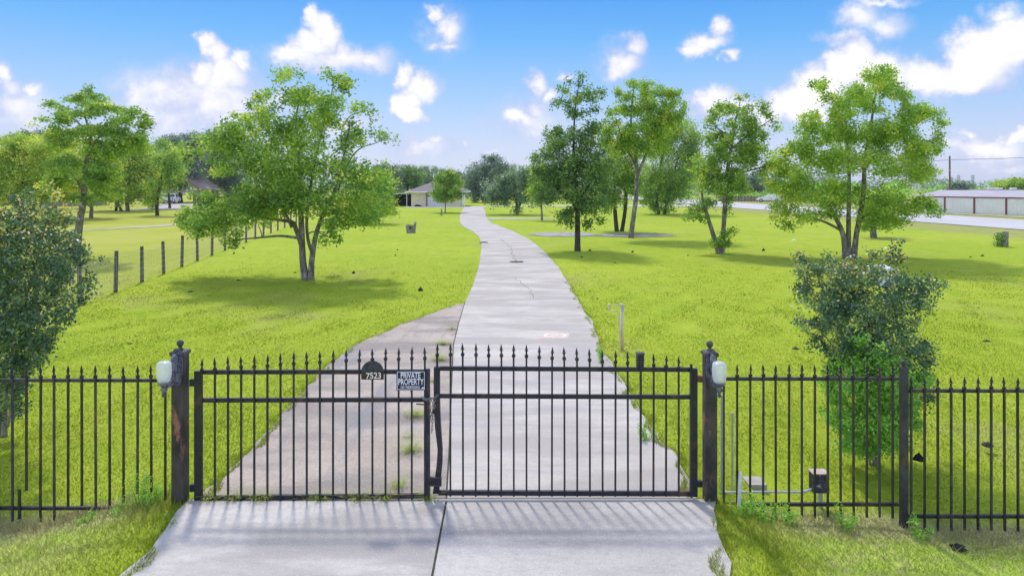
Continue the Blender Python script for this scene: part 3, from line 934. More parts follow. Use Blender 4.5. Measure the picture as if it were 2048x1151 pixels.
def pillar(x0, x1, ptop, pbot, label, ball_r=.034):
    cx = (gx(x0) + gx(x1)) / 2
    w = gx(x1) - gx(x0)
    yc = YG
    zt, zb = gz_(ptop), gz_(pbot)
    g = thing('gate_pillar', (cx, yc, zb), label, 'gate pillar', 'pillars of the gate')
    MB().box(cx - w / 2, yc - w / 2, zb - .12, cx + w / 2, yc + w / 2, zt - .045).build('shaft', PILLAR, g)
    m = MB()
    e = w / 2 + .004
    prof = [(e - .003, zt - .045), (e + .008, zt - .034), (e + .010, zt - .012), (e, zt), (.02, zt + .012)]
    vs, fs = [], []
    for r_, z in prof:
        vs += [(cx - r_, yc - r_, z), (cx + r_, yc - r_, z), (cx + r_, yc + r_, z), (cx - r_, yc + r_, z)]
    for i in range(len(prof) - 1):
        for k in range(4):
            fs.append((i * 4 + k, i * 4 + (k + 1) % 4, i * 4 + 4 + (k + 1) % 4, i * 4 + 4 + k))
    fs += [(3, 2, 1, 0), tuple(len(vs) - 4 + k for k in range(4))]
    m.add(vs, fs).build('cap', PILLAR_TOP, g)
    z0 = zt + .010
    pr = [(.030, 0), (.030, .008), (.016, .014), (.014, .024), (.022, .030)]
    for k in range(9):
        t = -1.1 + (math.pi / 2 + 1.1) * k / 8
        pr.append((max(.001, ball_r * math.cos(t)), .060 + ball_r * math.sin(t)))
    MB().lathe((cx, yc, z0), pr, 16).build('ball_finial', PILLAR_TOP, g, smooth=True)
    return cx, yc - w / 2
LP = pillar(348.5, 372.5, 700, 1008, 'rusty black square pillar with white jar lamp, at the numbered gate leaf')
RP = pillar(1408, 1431, 702, 1004, 'rusty black square pillar beside the electrical box fence')

def lantern(cx, yf, label, zoff=0.0):
    """cast iron scroll bracket with a frosted jar shade; yf is the pillar's front face"""
    g = thing('wall_lantern', (cx, yf, 1.42 + zoff), label, 'lamp', 'jar lamps on the gate pillars')
    zc = 1.33 + zoff
    # long rounded backplate with raised rim
    def oval(sx, sz, n=24):
        return [(cx + sx * (abs(math.cos(t)) ** .8) * (1 if math.cos(t) >= 0 else -1), zc + sz * (abs(math.sin(t)) ** .9) * (1 if math.sin(t) >= 0 else -1)) for t in [2 * math.pi * k / n for k in range(n)]]
    MB().prism(oval(.056, .185), yf - .014, yf - .001).build('backplate', LAMPIRON, g)
    MB().prism(oval(.040, .155), yf - .022, yf - .0145).build('backplate_panel', LAMPIRON, g)
    # scroll arm: from the plate top down and out to the holder
    ya, za = yf - .245, 1.205 + zoff
    arm = [(0, .12), (.035, .11), (.06, .06), (.072, .0), (.085, -.06), (.12, -.105), (.17, -.125), (.215, -.125), (.245, -.125)]
    m = MB().tube([(cx, yf - .015 - a, zc + b) for a, b in arm], [.018, .030, .034, .034, .032, .028, .024, .022, .02], 10)
    m.build('arm', LAMPIRON, g, smooth=True)
    m = MB().tube([(cx, yf - .015 - a, zc + b) for a, b in [(.0, -.16), (.05, -.165), (.10, -.14), (.15, -.135)]], [.02, .022, .018, .012], 8)
    m.build('scroll', LAMPIRON, g, smooth=True)
    for s_ in (-1, 1):
        MB().tube([(cx + s_ * .022, yf - .02 - a * .6, zc + b * .9) for a, b in arm[:6]], .007, 6).build('rib', LAMPIRON, g, smooth=True)
    yb = yf - .255
    zh = zc - .125
    MB().lathe((cx, yb, zh), [(.004, -.095), (.016, -.085), (.020, -.070), (.012, -.055), (.018, -.045), (.030, -.03), (.028, -.012), (.020, 0), (.026, .012), (.048, .026), (.056, .034), (.056, .042), (.045, .046)], 16).build('holder', LAMPIRON, g, smooth=True)
    zs = zh + .046
    prof = [(.040, 0), (.052, .012), (.060, .035), (.0655, .07), (.0665, .11), (.066, .150), (.064, .172), (.056, .188), (.040, .196), (.015, .199)]
    MB().lathe((cx, yb, zs), prof, 20).build('glass_shade', FROST, g, smooth=True)
    MB().lathe((cx, yb, zs + .002), [(.012, 0), (.014, .03), (.022, .045), (.028, .07), (.022, .092), (.006, .102)], 12).build('bulb', WHITE, g, smooth=True)
lantern(LP[0], LP[1], 'white jar lamp on the pillar at the numbered gate leaf')
lantern(RP[0], RP[1], 'white jar lamp on the pillar next to the electrical box', -.005)

def fence_section(label, xs, ztop, zbot, rails, rail_x, broken=(), y=YG, fins=None):
    g = thing('iron_fence', ((rail_x[0] + rail_x[1]) / 2, y, zbot), label, 'fence', 'black iron spear fence sections')
    for nm, z, xx in rails:
        rail(nm, g, xx[0], z, xx[1], z, .030, .03, y, IRON_WORN_SHEEN if nm == 'top_rail' else IRON)  # top rails get the paler iron as painted sky reflection
    for i, x in enumerate(xs):
        zb = zbot + random.uniform(-.01, .01)
        if i in broken:
            zb = broken[i]
        picket(g, x, zb, ztop + random.uniform(-.006, .006), y - .0255, .0175, fin=(fins is None or i not in fins), dxt=random.uniform(-.006, .006), mat=IRON if i % 3 else IRON_WORN_SHEEN)
    return g
# section at the far west of the gate
xs = [gx(29 + 27.65 * k) for k in range(-6, 12)]
FL = fence_section('black iron fence with a rusted-off picket, by the jar lamp pillar', xs, gz_(728.5), gz_(1040),
                   [('top_rail', gz_(760), (gx(-140), gx(347) - .003)), ('bottom_rail', gz_(1015), (gx(-140), gx(291)))], (gx(-140), gx(347)),
                   broken={7: gz_(978), 10: gz_(1010), 11: gz_(1008), 15: gz_(984), 16: gz_(980)}, fins={17})
MB().box(gx(43) - .010, YG - .037, gz_(1034), gx(43) + .010, YG - .017, gz_(975)).build('picket_stub', IRON, FL, label='short broken picket stub')
# section with the electrical box behind it
xs = [gx(1446)] + [gx(1472.5 + 25.82 * k) for k in range(13)]
FR1 = fence_section('black iron fence section in front of the electrical box', xs, gz_(727), gz_(1031),
                    [('top_rail', gz_(757), (gx(1432) + .003, gx(1797) - .003)), ('bottom_rail', gz_(1007.5), (gx(1436), gx(1797) - .003))], (gx(1432), gx(1797)), fins={0})
xs = [gx(1819.5 + 26.6 * k) for k in range(0, 16)]
FR2 = fence_section('lower black iron fence section past the small ball post', xs, gz_(751.5), gz_(1057.5),
                    [('top_rail', gz_(781), (gx(1815) + .003, gx(2230))), ('bottom_rail', gz_(1031.5), (gx(1815) + .003, gx(2230)))], (gx(1815), gx(2230)))

def ball_post():
    cx, w = gx(1807.5), gx(1813.5) - gx(1801.5)
    g = thing('fence_post', (cx, YG, gz_(1056)), 'slim black post with ball cap joining two fence heights', 'fence post')
    zt = gz_(735)
    MB().box(cx - w / 2, YG - w / 2, gz_(1056) - .1, cx + w / 2, YG + w / 2, zt - .01).build('shaft', IRON_WORN_SHEEN, g)
    MB().box(cx - w / 2 - .006, YG - w / 2 - .006, zt - .01, cx + w / 2 + .006, YG + w / 2 + .006, zt + .006).build('cap', IRON_WORN_SHEEN, g)
    pr = [(.022, 0), (.022, .008), (.012, .014), (.014, .02)]
    for k in range(8):
        t = -1.0 + (math.pi / 2 + 1.0) * k / 7
        pr.append((max(.001, .028 * math.cos(t)), .045 + .028 * math.sin(t)))
    MB().lathe((cx, YG, zt + .005), pr, 14).build('ball', IRON_WORN_SHEEN, g, smooth=True)
ball_post()

# ---- signs and chain
def text_mesh(name, body, size, mat, parent, x, y, z, sx=1.0, bold=0.0, ext=.0012, space=1.0):
    cu = bpy.data.curves.new(name, 'FONT')
    cu.body = body
    cu.size = size
    cu.offset = bold
    cu.extrude = ext
    cu.align_x = 'CENTER'
    cu.align_y = 'CENTER'
    cu.space_character = space
    cu.resolution_u = 3
    t = bpy.data.objects.new(name, cu)
    COL.objects.link(t)
    dg = bpy.context.evaluated_depsgraph_get()
    me = bpy.data.meshes.new_from_object(t.evaluated_get(dg))
    bpy.data.objects.remove(t)
    M = Matrix.Rotation(R(90), 4, 'X') @ Matrix.Diagonal((sx, 1, 1, 1))
    me.transform(M)
    me.materials.clear(); me.materials.append(mat)
    o = bpy.data.objects.new(name, me)
    COL.objects.link(o)
    o.parent = parent
    o.location = Vector((x, y, z)) - world_loc(parent)
    return o

def number_plate():
    yc = YG - .052
    g = thing('number_plate', (gx(748), yc, gz_(755)), 'dark half-round house number plate reading 7523', 'house number')
    cx, zr = gx(747), gz_(741)
    rr_ = gx(769.5) - gx(747)
    arc = [(cx + rr_ * math.cos(t), zr + rr_ * 1.02 * math.sin(t)) for t in [math.pi * k / 18 for k in range(19)]]
    MB().prism(arc, yc - .004, yc + .006).build('arch_plate', BLACKPLATE, g)
    MB().box(gx(725), yc - .009, gz_(755), gx(769.5), yc + .006, gz_(741.2)).build('name_bar', BROWNPLATE, g)
    NUM = mat2('numeral_cream', (.75, .70, .60), (.80, .76, .68), 20, .5, bump=0)
    for i, ch in enumerate('7523'):
        text_mesh('numeral', ch, .082, NUM, g, gx(738.3 + 7.7 * i), yc - .0105, gz_(747.6 + (.8 if ch in '7' else 0)), .95, .0010)
number_plate()

def sign():
    yc = YG - .048
    g = thing('warning_sign', (gx(823), yc, gz_(777)), 'navy and white private property sign on the gate', 'sign')
    x0, x1, z0, z1 = gx(794.5), gx(852), gz_(777), gz_(738.5)
    MB().box(x0, yc - .003, z0, x1, yc + .003, z1).build('panel', SIGNBLUE, g)
    b, t = .007, .0045
    i0, i1, j0, j1 = x0 + b, x1 - b, z0 + b * .9, z1 - b * .9
    y0, y1 = yc - .0045, yc - .0032
    m = MB().box(i0, y0, j0, i1, y1, j0 + t).box(i0, y0, j1 - t, i1, y1, j1).box(i0, y0, j0 + t, i0 + t, y1, j1 - t).box(i1 - t, y0, j0 + t, i1, y1, j1 - t)
    m.build('border', SIGNINK, g)
    cx = gx(823)
    text_mesh('lettering', 'PRIVATE', .078, SIGNINK, g, cx - .002, yc - .0042, gz_(747.5), .66, .0012, .0006, 1.02)
    text_mesh('lettering', 'PROPERTY', .084, SIGNINK, g, cx, yc - .0042, gz_(760.5), .615, .0012, .0006, 1.02)
    text_mesh('lettering', 'NO TRESPASSING', .034, SIGNINK, g, cx - .004, yc - .0042, gz_(770.8), .70, .0003, .0006)
    MB().box(gx(845), y0, gz_(773.5), gx(850), y1, gz_(770.5)).build('maker_mark', SIGNINK, g)
    MB().tube([(gx(799), YG - .045, gz_(738)), (gx(806), YG - .05, gz_(735.5)), (gx(818), YG - .05, gz_(735.5)), (gx(824), YG - .045, gz_(738.5))], .002, 5).build('tie_wire', IRON_WORN_SHEEN, g)
    MB().tube([(gx(822), YG - .05, gz_(777)), (gx(823.5), YG - .052, gz_(780)), (gx(821), YG - .05, gz_(782))], .002, 5).build('tie_wire', IRON_WORN_SHEEN, g)
sign()

def chain():
    g = thing('chain', (gx(864), YG - .06, gz_(802)), 'rusty steel chain tying the two gate leaves together', 'chain')
    m = MB()
    # one link: a stretched torus
    n, k = 12, 5
    vs, fs = [], []
    for i in range(n):
        t = 2 * math.pi * i / n
        c = Vector((.011 * math.cos(t) + (.010 if math.cos(t) > 0 else -.010), 0, .0085 * math.sin(t)))
        d = Vector((math.cos(t), 0, math.sin(t)))
        for j in range(k):
            u = 2 * math.pi * j / k
            vs.append(c + (d * math.cos(u) + Vector((0, 1, 0)) * math.sin(u)) * .0036)
    for i in range(n):
        for j in range(k):
            fs.append((i * k + j, i * k + (j + 1) % k, ((i + 1) % n) * k + (j + 1) % k, ((i + 1) % n) * k + j))
    o = m.add(vs, fs).build('link', STEEL, None, smooth=True)
    me = o.data
    bpy.data.objects.remove(o)
    def run(pts):
        pts = [Vector(p) for p in pts]
        seg = .0335
        acc, out = 0.0, [pts[0]]
        for a, b in zip(pts, pts[1:]):
            L = (b - a).length
            d = (b - a).normalized()
            s_ = seg - acc
            while s_ <= L:
                out.append(a + d * s_); s_ += seg
            acc = L - (s_ - seg)
        for i, (a, b) in enumerate(zip(out, out[1:])):
            l = bpy.data.objects.new('link', me)
            COL.objects.link(l)
            l.parent = g
            l.location = (a + b) / 2 - g.location
            q_ = (b - a).to_track_quat('X', 'Z')
            l.rotation_euler = (q_.to_matrix().to_4x4() @ Matrix.Rotation(R(90 if i % 2 else 8), 4, 'X')).to_euler()
    yf = YG - .052
    run([(gx(846), yf, gz_(790)), (gx(852), yf - .004, gz_(793.5)), (gx(862), yf - .004, gz_(793.5)), (gx(870), yf, gz_(790)), (gx(880.5), yf, gz_(783.5))])
    run([(gx(846), yf, gz_(790)), (gx(847), yf, gz_(794)), (gx(856), yf - .012, gz_(796)), (gx(866), yf - .012, gz_(792.5)), (gx(881), yf - .01, gz_(786))])
    run([(gx(862), yf, gz_(793)), (gx(861), yf, gz_(805)), (gx(863), yf, gz_(820)), (gx(862), yf, gz_(834))])
    run([(gx(866), yf - .004, gz_(793)), (gx(868), yf - .004, gz_(812)), (gx(866), yf - .004, gz_(836)), (gx(865), yf - .004, gz_(862))])
    run([(gx(869), yf + .004, gz_(792)), (gx(870.5), yf + .004, gz_(803)), (gx(869), yf + .004, gz_(816))])
    MB().box(gx(866), yf - .018, gz_(822), gx(871.5), yf - .004, gz_(814)).build('padlock', IRON, g)
chain()

# ---- utilities by the fence
def elec():
    Y = 6.93
    k = Y / F
    x = lambda px: (px - 1024) * k
    z = lambda py: CAM_H - (py - HZ) * k
    g = thing('electrical_box', (x(1640), Y, z(1015)), 'weathered metal electrical box on a stake behind the fence', 'electrical box')
    BOXM = mat2('chalky_black', (.016, .016, .024), (.05, .05, .065), 9, .6, (.42, .42, .50), 11, .57, .64)
    MB().box(x(1627), Y, z(985.5), x(1657), Y + .11, z(948)).build('cabinet', BOXM, g)
    MB().box(x(1625.5), Y - .008, z(948) + .001, x(1658.5), Y + .118, z(946)).build('lid', mat2('rusty_lid', (.48, .30, .22), (.60, .50, .46), 9, .6), g)
    MB().box(x(1629), Y - .006, z(984), x(1655.5), Y - .001, z(950)).build('door', BOXM, g)
    MB().box(x(1643), Y + .05, z(1030), x(1650), Y + .08, z(986)).build('stake', GALV, g)
    MB().tube([(x(1627), Y + .05, z(982)), (x(1612), Y + .03, z(984.5)), (x(1598), Y + .02, z(985)), (x(1520), Y + .01, z(983.5)), (x(1447), Y, z(984))], .0125, 8).build('conduit', GALV, g)
    MB().tube([(x(1443.5), Y, z(986)), (x(1443.5), Y, z(790))], .0105, 8).build('conduit', GALV, g)
    MB().tube([(x(1441), Y, z(985)), (x(1449), Y, z(984))], .018, 8).build('elbow', GALV, g)
    MB().tube([(x(1443.5), Y, z(933)), (x(1443.5), Y, z(928))], .015, 8).build('coupling', GALV, g)
    p = thing('vent_pipe', (x(1471), Y + .1, -.16), 'thin grey vertical pipe rising behind the second picket', 'pipe')
    MB().tube([(x(1471), Y + .1, -.2), (x(1471), Y + .1, z(832))], .011, 8).build('shaft', GALV, p)
    MB().lathe((x(1471), Y + .1, z(832)), [(.014, -.03), (.014, .0), (.010, .006)], 8).build('cap', GALV, p)
    b = thing('concrete_block', (x(1517), Y + .4, -.16), 'pale concrete block lying in the grass behind the conduit', 'concrete block')
    yb_ = Y + .4
    m = MB().box((1498 - 1024) / F * yb_, yb_, -.32, (1534 - 1024) / F * yb_, yb_ + .22, -.115)
    m.build('block', mat2('block_concrete', (.36, .32, .27), (.46, .42, .36), 9, .9), b)
    s = thing('loose_stake', (gx(1465), 6.55, -.15), 'pale wooden stake leaning against the fence beside the pillar', 'stake')
    MB().obox((gx(1466), 6.56, -.17), (gx(1477), YG - .05, gz_(938)), .028, .02).build('board', mat2('bleached_wood', (.50, .52, .47), (.62, .64, .60), 20, .8), s)
elec()

def standpipe():
    c = gp(1243, 698)
    Y = c.y
    g = thing('water_standpipe', c, 'cream plastic standpipe with a faucet beside the drive', 'standpipe')
    x = lambda px: (px - 1024) / F * Y
    z = lambda py: CAM_H - (py - HZ) / F * Y
    MB().tube([(x(1244), Y, -.1), (x(1244), Y, z(612))], .031, 10).build('main_pipe', PVC, g, smooth=True)
    MB().lathe((x(1244), Y, z(612)), [(.036, -.05), (.040, -.02), (.040, .02), (.030, .045), (.012, .055)], 12).build('cap', PVC, g, smooth=True)
    MB().box(x(1241.5), Y - .04, z(622), x(1247), Y - .02, z(609)).build('valve', GALV, g)
    MB().tube([(x(1242), Y - .02, z(608.5)), (x(1227), Y - .03, z(609.5))], .012, 8).build('faucet', PVC, g)
    MB().tube([(x(1240.5), Y - .04, -.05), (x(1238), Y - .04, z(650)), (x(1233.5), Y - .04, z(619)), (x(1221), Y - .05, z(621))], .0125, 8).build('thin_pipe', PVC, g)
    MB().lathe((x(1218), Y - .05, z(620)), [(.016, 0), (.022, .04), (.026, .10), (.032, .118), (.030, .122)], 10).build('cup', PVC, g, smooth=True)
standpipe()

def drive_mark():
    g = thing('painted_mark', gp(1110, 672, .017), 'faded orange rectangle with white oval painted on the drive', 'painted mark')
    z = .0195
    a, b, c, d = gp(1080, 678), gp(1136, 678), gp(1139, 667), gp(1087, 667)
    MB().add([(v.x, v.y, z) for v in (a, b, c, d)], [(0, 1, 2, 3)]).build('rectangle', PAINTORANGE, g)
    ce = gp(1110, 672.2)
    m = MB()
    n = 28
    vs, fs = [], []
    for k in range(n):
        t = 2 * math.pi * k / n
        for r_ in (1.0, .76):
            vs.append((ce.x + .235 * r_ * math.cos(t), ce.y + .20 * r_ * math.sin(t), z + .003))
    fs = [(2 * k, 2 * k + 1, (2 * k + 3) % (2 * n), (2 * k + 2) % (2 * n)) for k in range(n)]
    m.add(vs, fs).build('oval', PAINTWHITE, g)
    MB().box(ce.x - .09, ce.y - .03, z + .0031, ce.x + .07, ce.y + .03, z + .0038).build('bar', PAINTWHITE, g)
drive_mark()

# ------------------------------------------------------------------ wire fence in the field
def wire_fence():
    y0, y1 = 17.7, 62.0
    fx = lambda y: -11.62 - .173 * (y - 20)
    g = thing('wire_fence', (fx(20), 20, 0), 'wooden post and wire mesh fence along the hay field', 'fence')
    ys = [15.6, 17.75, 20.0, 22.1, 24.2, 26.25, 28.35, 30.6, 33.0, 35.3, 37.7, 40.2, 42.7, 45.3, 48, 51, 54, 57]
    r = random.Random(4)
    for y in ys:
        x = fx(y)
        h = 1.16 + r.uniform(-.04, .04)
        lx, ly = r.uniform(-.03, .03), r.uniform(-.03, .03)
        MB().tube([(x, y, -.2), (x + lx * .5, y + ly * .5, h * .5), (x + lx, y + ly, h)], [.058, .055, .053], 9).build('post', WOODPOST, g, (x, y, 0))
    m = MB()
    for z in (.12, .3, .48, .66, .84, 1.02):
        pts = [(fx(y) + .06, y, z - .02 * (i % 2)) for i, y in enumerate(ys)]
        m.tube(pts, .0035, 3, cap=False)
    y = ys[0]
    while y < 40:
        m.tube([(fx(y) + .06, y, .1), (fx(y) + .06, y, 1.03)], .0025, 3, cap=False)
        y += .16
    o = m.build('wire_mesh', GALV, g)
wire_fence()

# ------------------------------------------------------------------ trees
def tubes_mesh(name, lines, mat, parent, org, n=7):
    m = MB()
    for pts, rad, nn in lines:
        m.tube(pts, rad, nn)
    return m.build(name, mat, parent, smooth=True)

def smooth_line(pts, rad, k=3):
    """Catmull-Rom through the points"""
    pts = [Vector(p) for p in pts]
    out, ro = [], []
    for i in range(len(pts) - 1):
        p0, p1, p2, p3 = pts[max(i - 1, 0)], pts[i], pts[i + 1], pts[min(i + 2, len(pts) - 1)]
        for j in range(k):
            t = j / k
            out.append(.5 * ((2 * p1) + (p2 - p0) * t + (2 * p0 - 5 * p1 + 4 * p2 - p3) * t * t + (3 * p1 - p0 - 3 * p2 + p3) * t ** 3))
            ro.append(rad[i] + (rad[i + 1] - rad[i]) * t)
    out.append(pts[-1]); ro.append(rad[-1])
    return out, ro

def leaf_quads(c, L, Wd, r, up=.7):
    n = len(c)
    nrm = r.normal(0, 1, (n, 3)); nrm[:, 2] = np.abs(nrm[:, 2]) * .8 + up
    nrm /= np.linalg.norm(nrm, axis=1)[:, None]
    t = r.normal(0, 1, (n, 3)); t[:, 2] -= .35
    t -= nrm * (t * nrm).sum(1)[:, None]
    t /= np.linalg.norm(t, axis=1)[:, None] + 1e-9
    b = np.cross(nrm, t)
    L = (L * r.uniform(.7, 1.3, n))[:, None]; Wd = (Wd * r.uniform(.7, 1.3, n))[:, None]
    p0 = c - t * L * .5
    p2 = c + t * L * .5 - nrm * L * .12
    p1 = c - t * L * .05 + b * Wd * .5
    p3 = c - t * L * .05 - b * Wd * .5
    return np.stack([p0, p1, p2, p3], 1).reshape(-1, 3)

NLEAF = [0]
COVER = 2.55
def tree(name, label, cat, Y, stems, clumps, leafmat, bark, seed, leaf=.10, cover=1.7, depth=.75, group=None, double=True, up=.7, base_sink=.15, tips=None, pad=.235, twig=True, yoff=0.0, stem_depth=.12, flat=.85, trk=.74, fill=.34):
    r = np.random.default_rng(seed)
    rr_ = random.Random(seed)
    k = Y / F
    b = stems[0][0]
    bx = (b[0] - 1024) * k
    g = thing(name, (bx, Y, float(ground_z(bx, Y))), label, cat, group)
    lines, nodes = [], []
    for si, st in enumerate(stems):
        yo = 0 if si == 0 else rr_.uniform(-1, 1) * stem_depth
        pts, rad = [], []
        for i, s_ in enumerate(st):
            f = i / max(1, len(st) - 1)
            p = P(s_[0], s_[1], Y + (yo * f * 6 * (1 if len(stems) > 1 else 0)) * min(1, Y / 25))
            if i == 0:
                p.z -= base_sink
            pts.append(p); rad.append(s_[2] * k * trk)
        pts, rad = smooth_line(pts, rad, 4)
        if si == 0 or st[0][1] >= b[1] - 6:
            rad[0] *= 1.22; rad[1] *= 1.08
        lines.append((pts, rad, 9))
        nodes += [(p, q_) for p, q_ in zip(pts[2:], rad[2:])]
    extra = []
    for i, a in enumerate(clumps):
        near = sorted((b for j, b in enumerate(clumps) if j != i), key=lambda b: (b[0] - a[0]) ** 2 + (b[1] - a[1]) ** 2)[:2]
        for b in near:
            d_ = math.hypot(b[0] - a[0], b[1] - a[1])
            if fill and d_ < 1.5 * (a[2] + b[2]) and rr_.random() < fill:
                f_ = rr_.uniform(.35, .65)
                extra.append((a[0] + (b[0] - a[0]) * f_ + rr_.uniform(-4, 4), a[1] + (b[1] - a[1]) * f_ + rr_.uniform(-4, 4), min(a[2], b[2]) * rr_.uniform(.55, .9), min(a[3], b[3]) * rr_.uniform(.7, 1.1)))
    clumps = list(clumps) + extra
    xs_ = [c[0] for c in clumps]
    cxm = (min(xs_) + max(xs_)) / 2
    Wc = max(1.0, (max(xs_) - min(xs_)) / 2 + 10) * k
    allc, allt, zmin = [], [], g.location.z + .04
    order = sorted(clumps, key=lambda c: -c[1])
    for c in order:
        px, py, rx, ry = c[0], c[1], c[2] * 1.14, c[3] * 1.16
        t0 = c[4] if len(c) > 4 else None
        rxm, rym = rx * k, ry * k
        off = (px - cxm) * k
        reach = depth * math.sqrt(max(Wc * Wc - off * off, .12 * Wc * Wc))
        deps = [rr_.uniform(-.5, .5)] if (not double or rx < 22) else [rr_.uniform(-.75, -.15), rr_.uniform(.15, .75)]
        for d in deps:
            dep = d * reach
            cen = P(px, py, Y + dep)
            s_ = (Y + dep) / Y
            rz = (rxm * .6 + rym * .4)
            area = math.pi * rxm * rym
            n = int(COVER * cover * area / (leaf * leaf * .36) / len(deps) * (1.15 if len(deps) > 1 else 1))
            n = max(n, 14)
            npad = max(2, int(n / 36))
            dirs = r.normal(0, 1, (npad, 3)); dirs /= np.linalg.norm(dirs, axis=1)[:, None]
            rad = r.uniform(.0, 1, npad) ** .45 * np.where(r.uniform(0, 1, npad) < .16, 1.28, 1.0)
            pc = np.array(cen) + dirs * rad[:, None] * np.array([rxm, rz, rym]) * .92 * s_
            pidx = r.integers(0, npad, n)
            psz = pad * min(rxm, rym, 1.2 if Y < 50 else 9)
            psz = max(psz, leaf * 1.0)
            lc = pc[pidx] + r.normal(0, 1, (n, 3)) * np.array([psz, psz, psz * flat])
            ptint = r.normal(0, .24, npad)
            ct = (.46 + rr_.uniform(-.12, .12)) if t0 is None else t0
            tint = np.clip(ct + ptint[pidx] + r.normal(0, .10, n), 0.02, .80 if tips else 1.0)
            if tips and py < tips and t0 is None:
                mtip = r.uniform(0, 1, n) < .16 * min(1, (tips - py) / 60 + .25)
                tint = np.where(mtip, r.uniform(.82, 1.0, n), tint)
            if t0 is not None and t0 > .8:
                tint = np.clip(t0 + r.normal(0, .08, n), .5, 1.0)
            allc.append(lc); allt.append(tint)
            # branch from the nearest lower limb
            best, bd = None, 1e9
            for p, q_ in nodes:
                dz_ = cen.z - p.z
                cost = (cen - p).length + (1.5 * -dz_ if dz_ < 0 else 0) - q_ * 2
                if cost < bd:
                    bd, best = cost, (p, q_)
            p, q_ = best
            L = (cen - p).length
            if L > .15:
                r0 = min(q_ * .62, .012 + .020 * L * (k * 1365 / 30) ** .3)
                mid = p.lerp(cen, .5) + Vector((rr_.uniform(-1, 1), rr_.uniform(-1, 1), rr_.uniform(.1, 1.0))) * L * .12
                pts, rad2 = smooth_line([p, p.lerp(mid, .5) + Vector((0, 0, L * .03)), mid, cen], [r0, r0 * .85, r0 * .65, r0 * .3], 3)
                lines.append((pts, rad2, 5))
                nodes += [(a, bq) for a, bq in zip(pts[2:], rad2[2:])]
                if twig:
                    for _ in range(4):
                        e = pc[rr_.randrange(npad)]
                        lines.append(([cen.lerp(mid, .15), Vector(e).lerp(cen, .45) + Vector((0, 0, .04)), Vector(e)], [r0 * .34, r0 * .22, max(.004, r0 * .10)], 4))
    C = np.concatenate(allc); T = np.concatenate(allt)
    ok = C[:, 2] > zmin
    C, T = C[ok], T[ok]
    V = leaf_quads(C, leaf, leaf * .62, r, up)
    NLEAF[0] += len(C)
    tubes_mesh('trunk', lines, bark, g, g.location)
    poly_mesh('crown', V, 4, leafmat, g, T, g.location)
    return g

def woods(name, label, x0, x1, Y, ztop, mat, seed, dens=1.0, leaf=.9):
    """a far wood that reads as one mass"""
    r = np.random.default_rng(seed)
    cs, ts = [], []
    x = x0
    while x < x1:
        h = ztop * r.uniform(.62, 1.08)
        w = r.uniform(3.5, 7.5) * max(1, Y / 220)
        y = Y + r.uniform(-18, 18)
        n = int(330 * dens)
        d = r.normal(0, 1, (n, 3)); d /= np.linalg.norm(d, axis=1)[:, None]
        rad = r.uniform(.3, 1, n) ** .5
        c = np.array([x, y, h * .52]) + d * rad[:, None] * np.array([w, w, h * .52]) * (1 + .16 * np.sin(d[:, :1] * 7 + x) + .12 * np.cos(d[:, 2:] * 9 + x * 2))
        cs.append(c); ts.append(np.clip(r.normal(.5, .12) + r.normal(0, .14, n), 0, 1))
        x += w * r.uniform(.75, 1.25)
    c = np.concatenate(cs); t = np.concatenate(ts)
    ok = c[:, 2] > -.2
    c, t = c[ok], t[ok]
    V = leaf_quads(c, leaf * max(1, Y / 250), leaf * .7 * max(1, Y / 250), r)
    o = poly_mesh(name, V, 4, mat, None, t, (0, Y, 0))
    tag(o, label, kind='stuff')
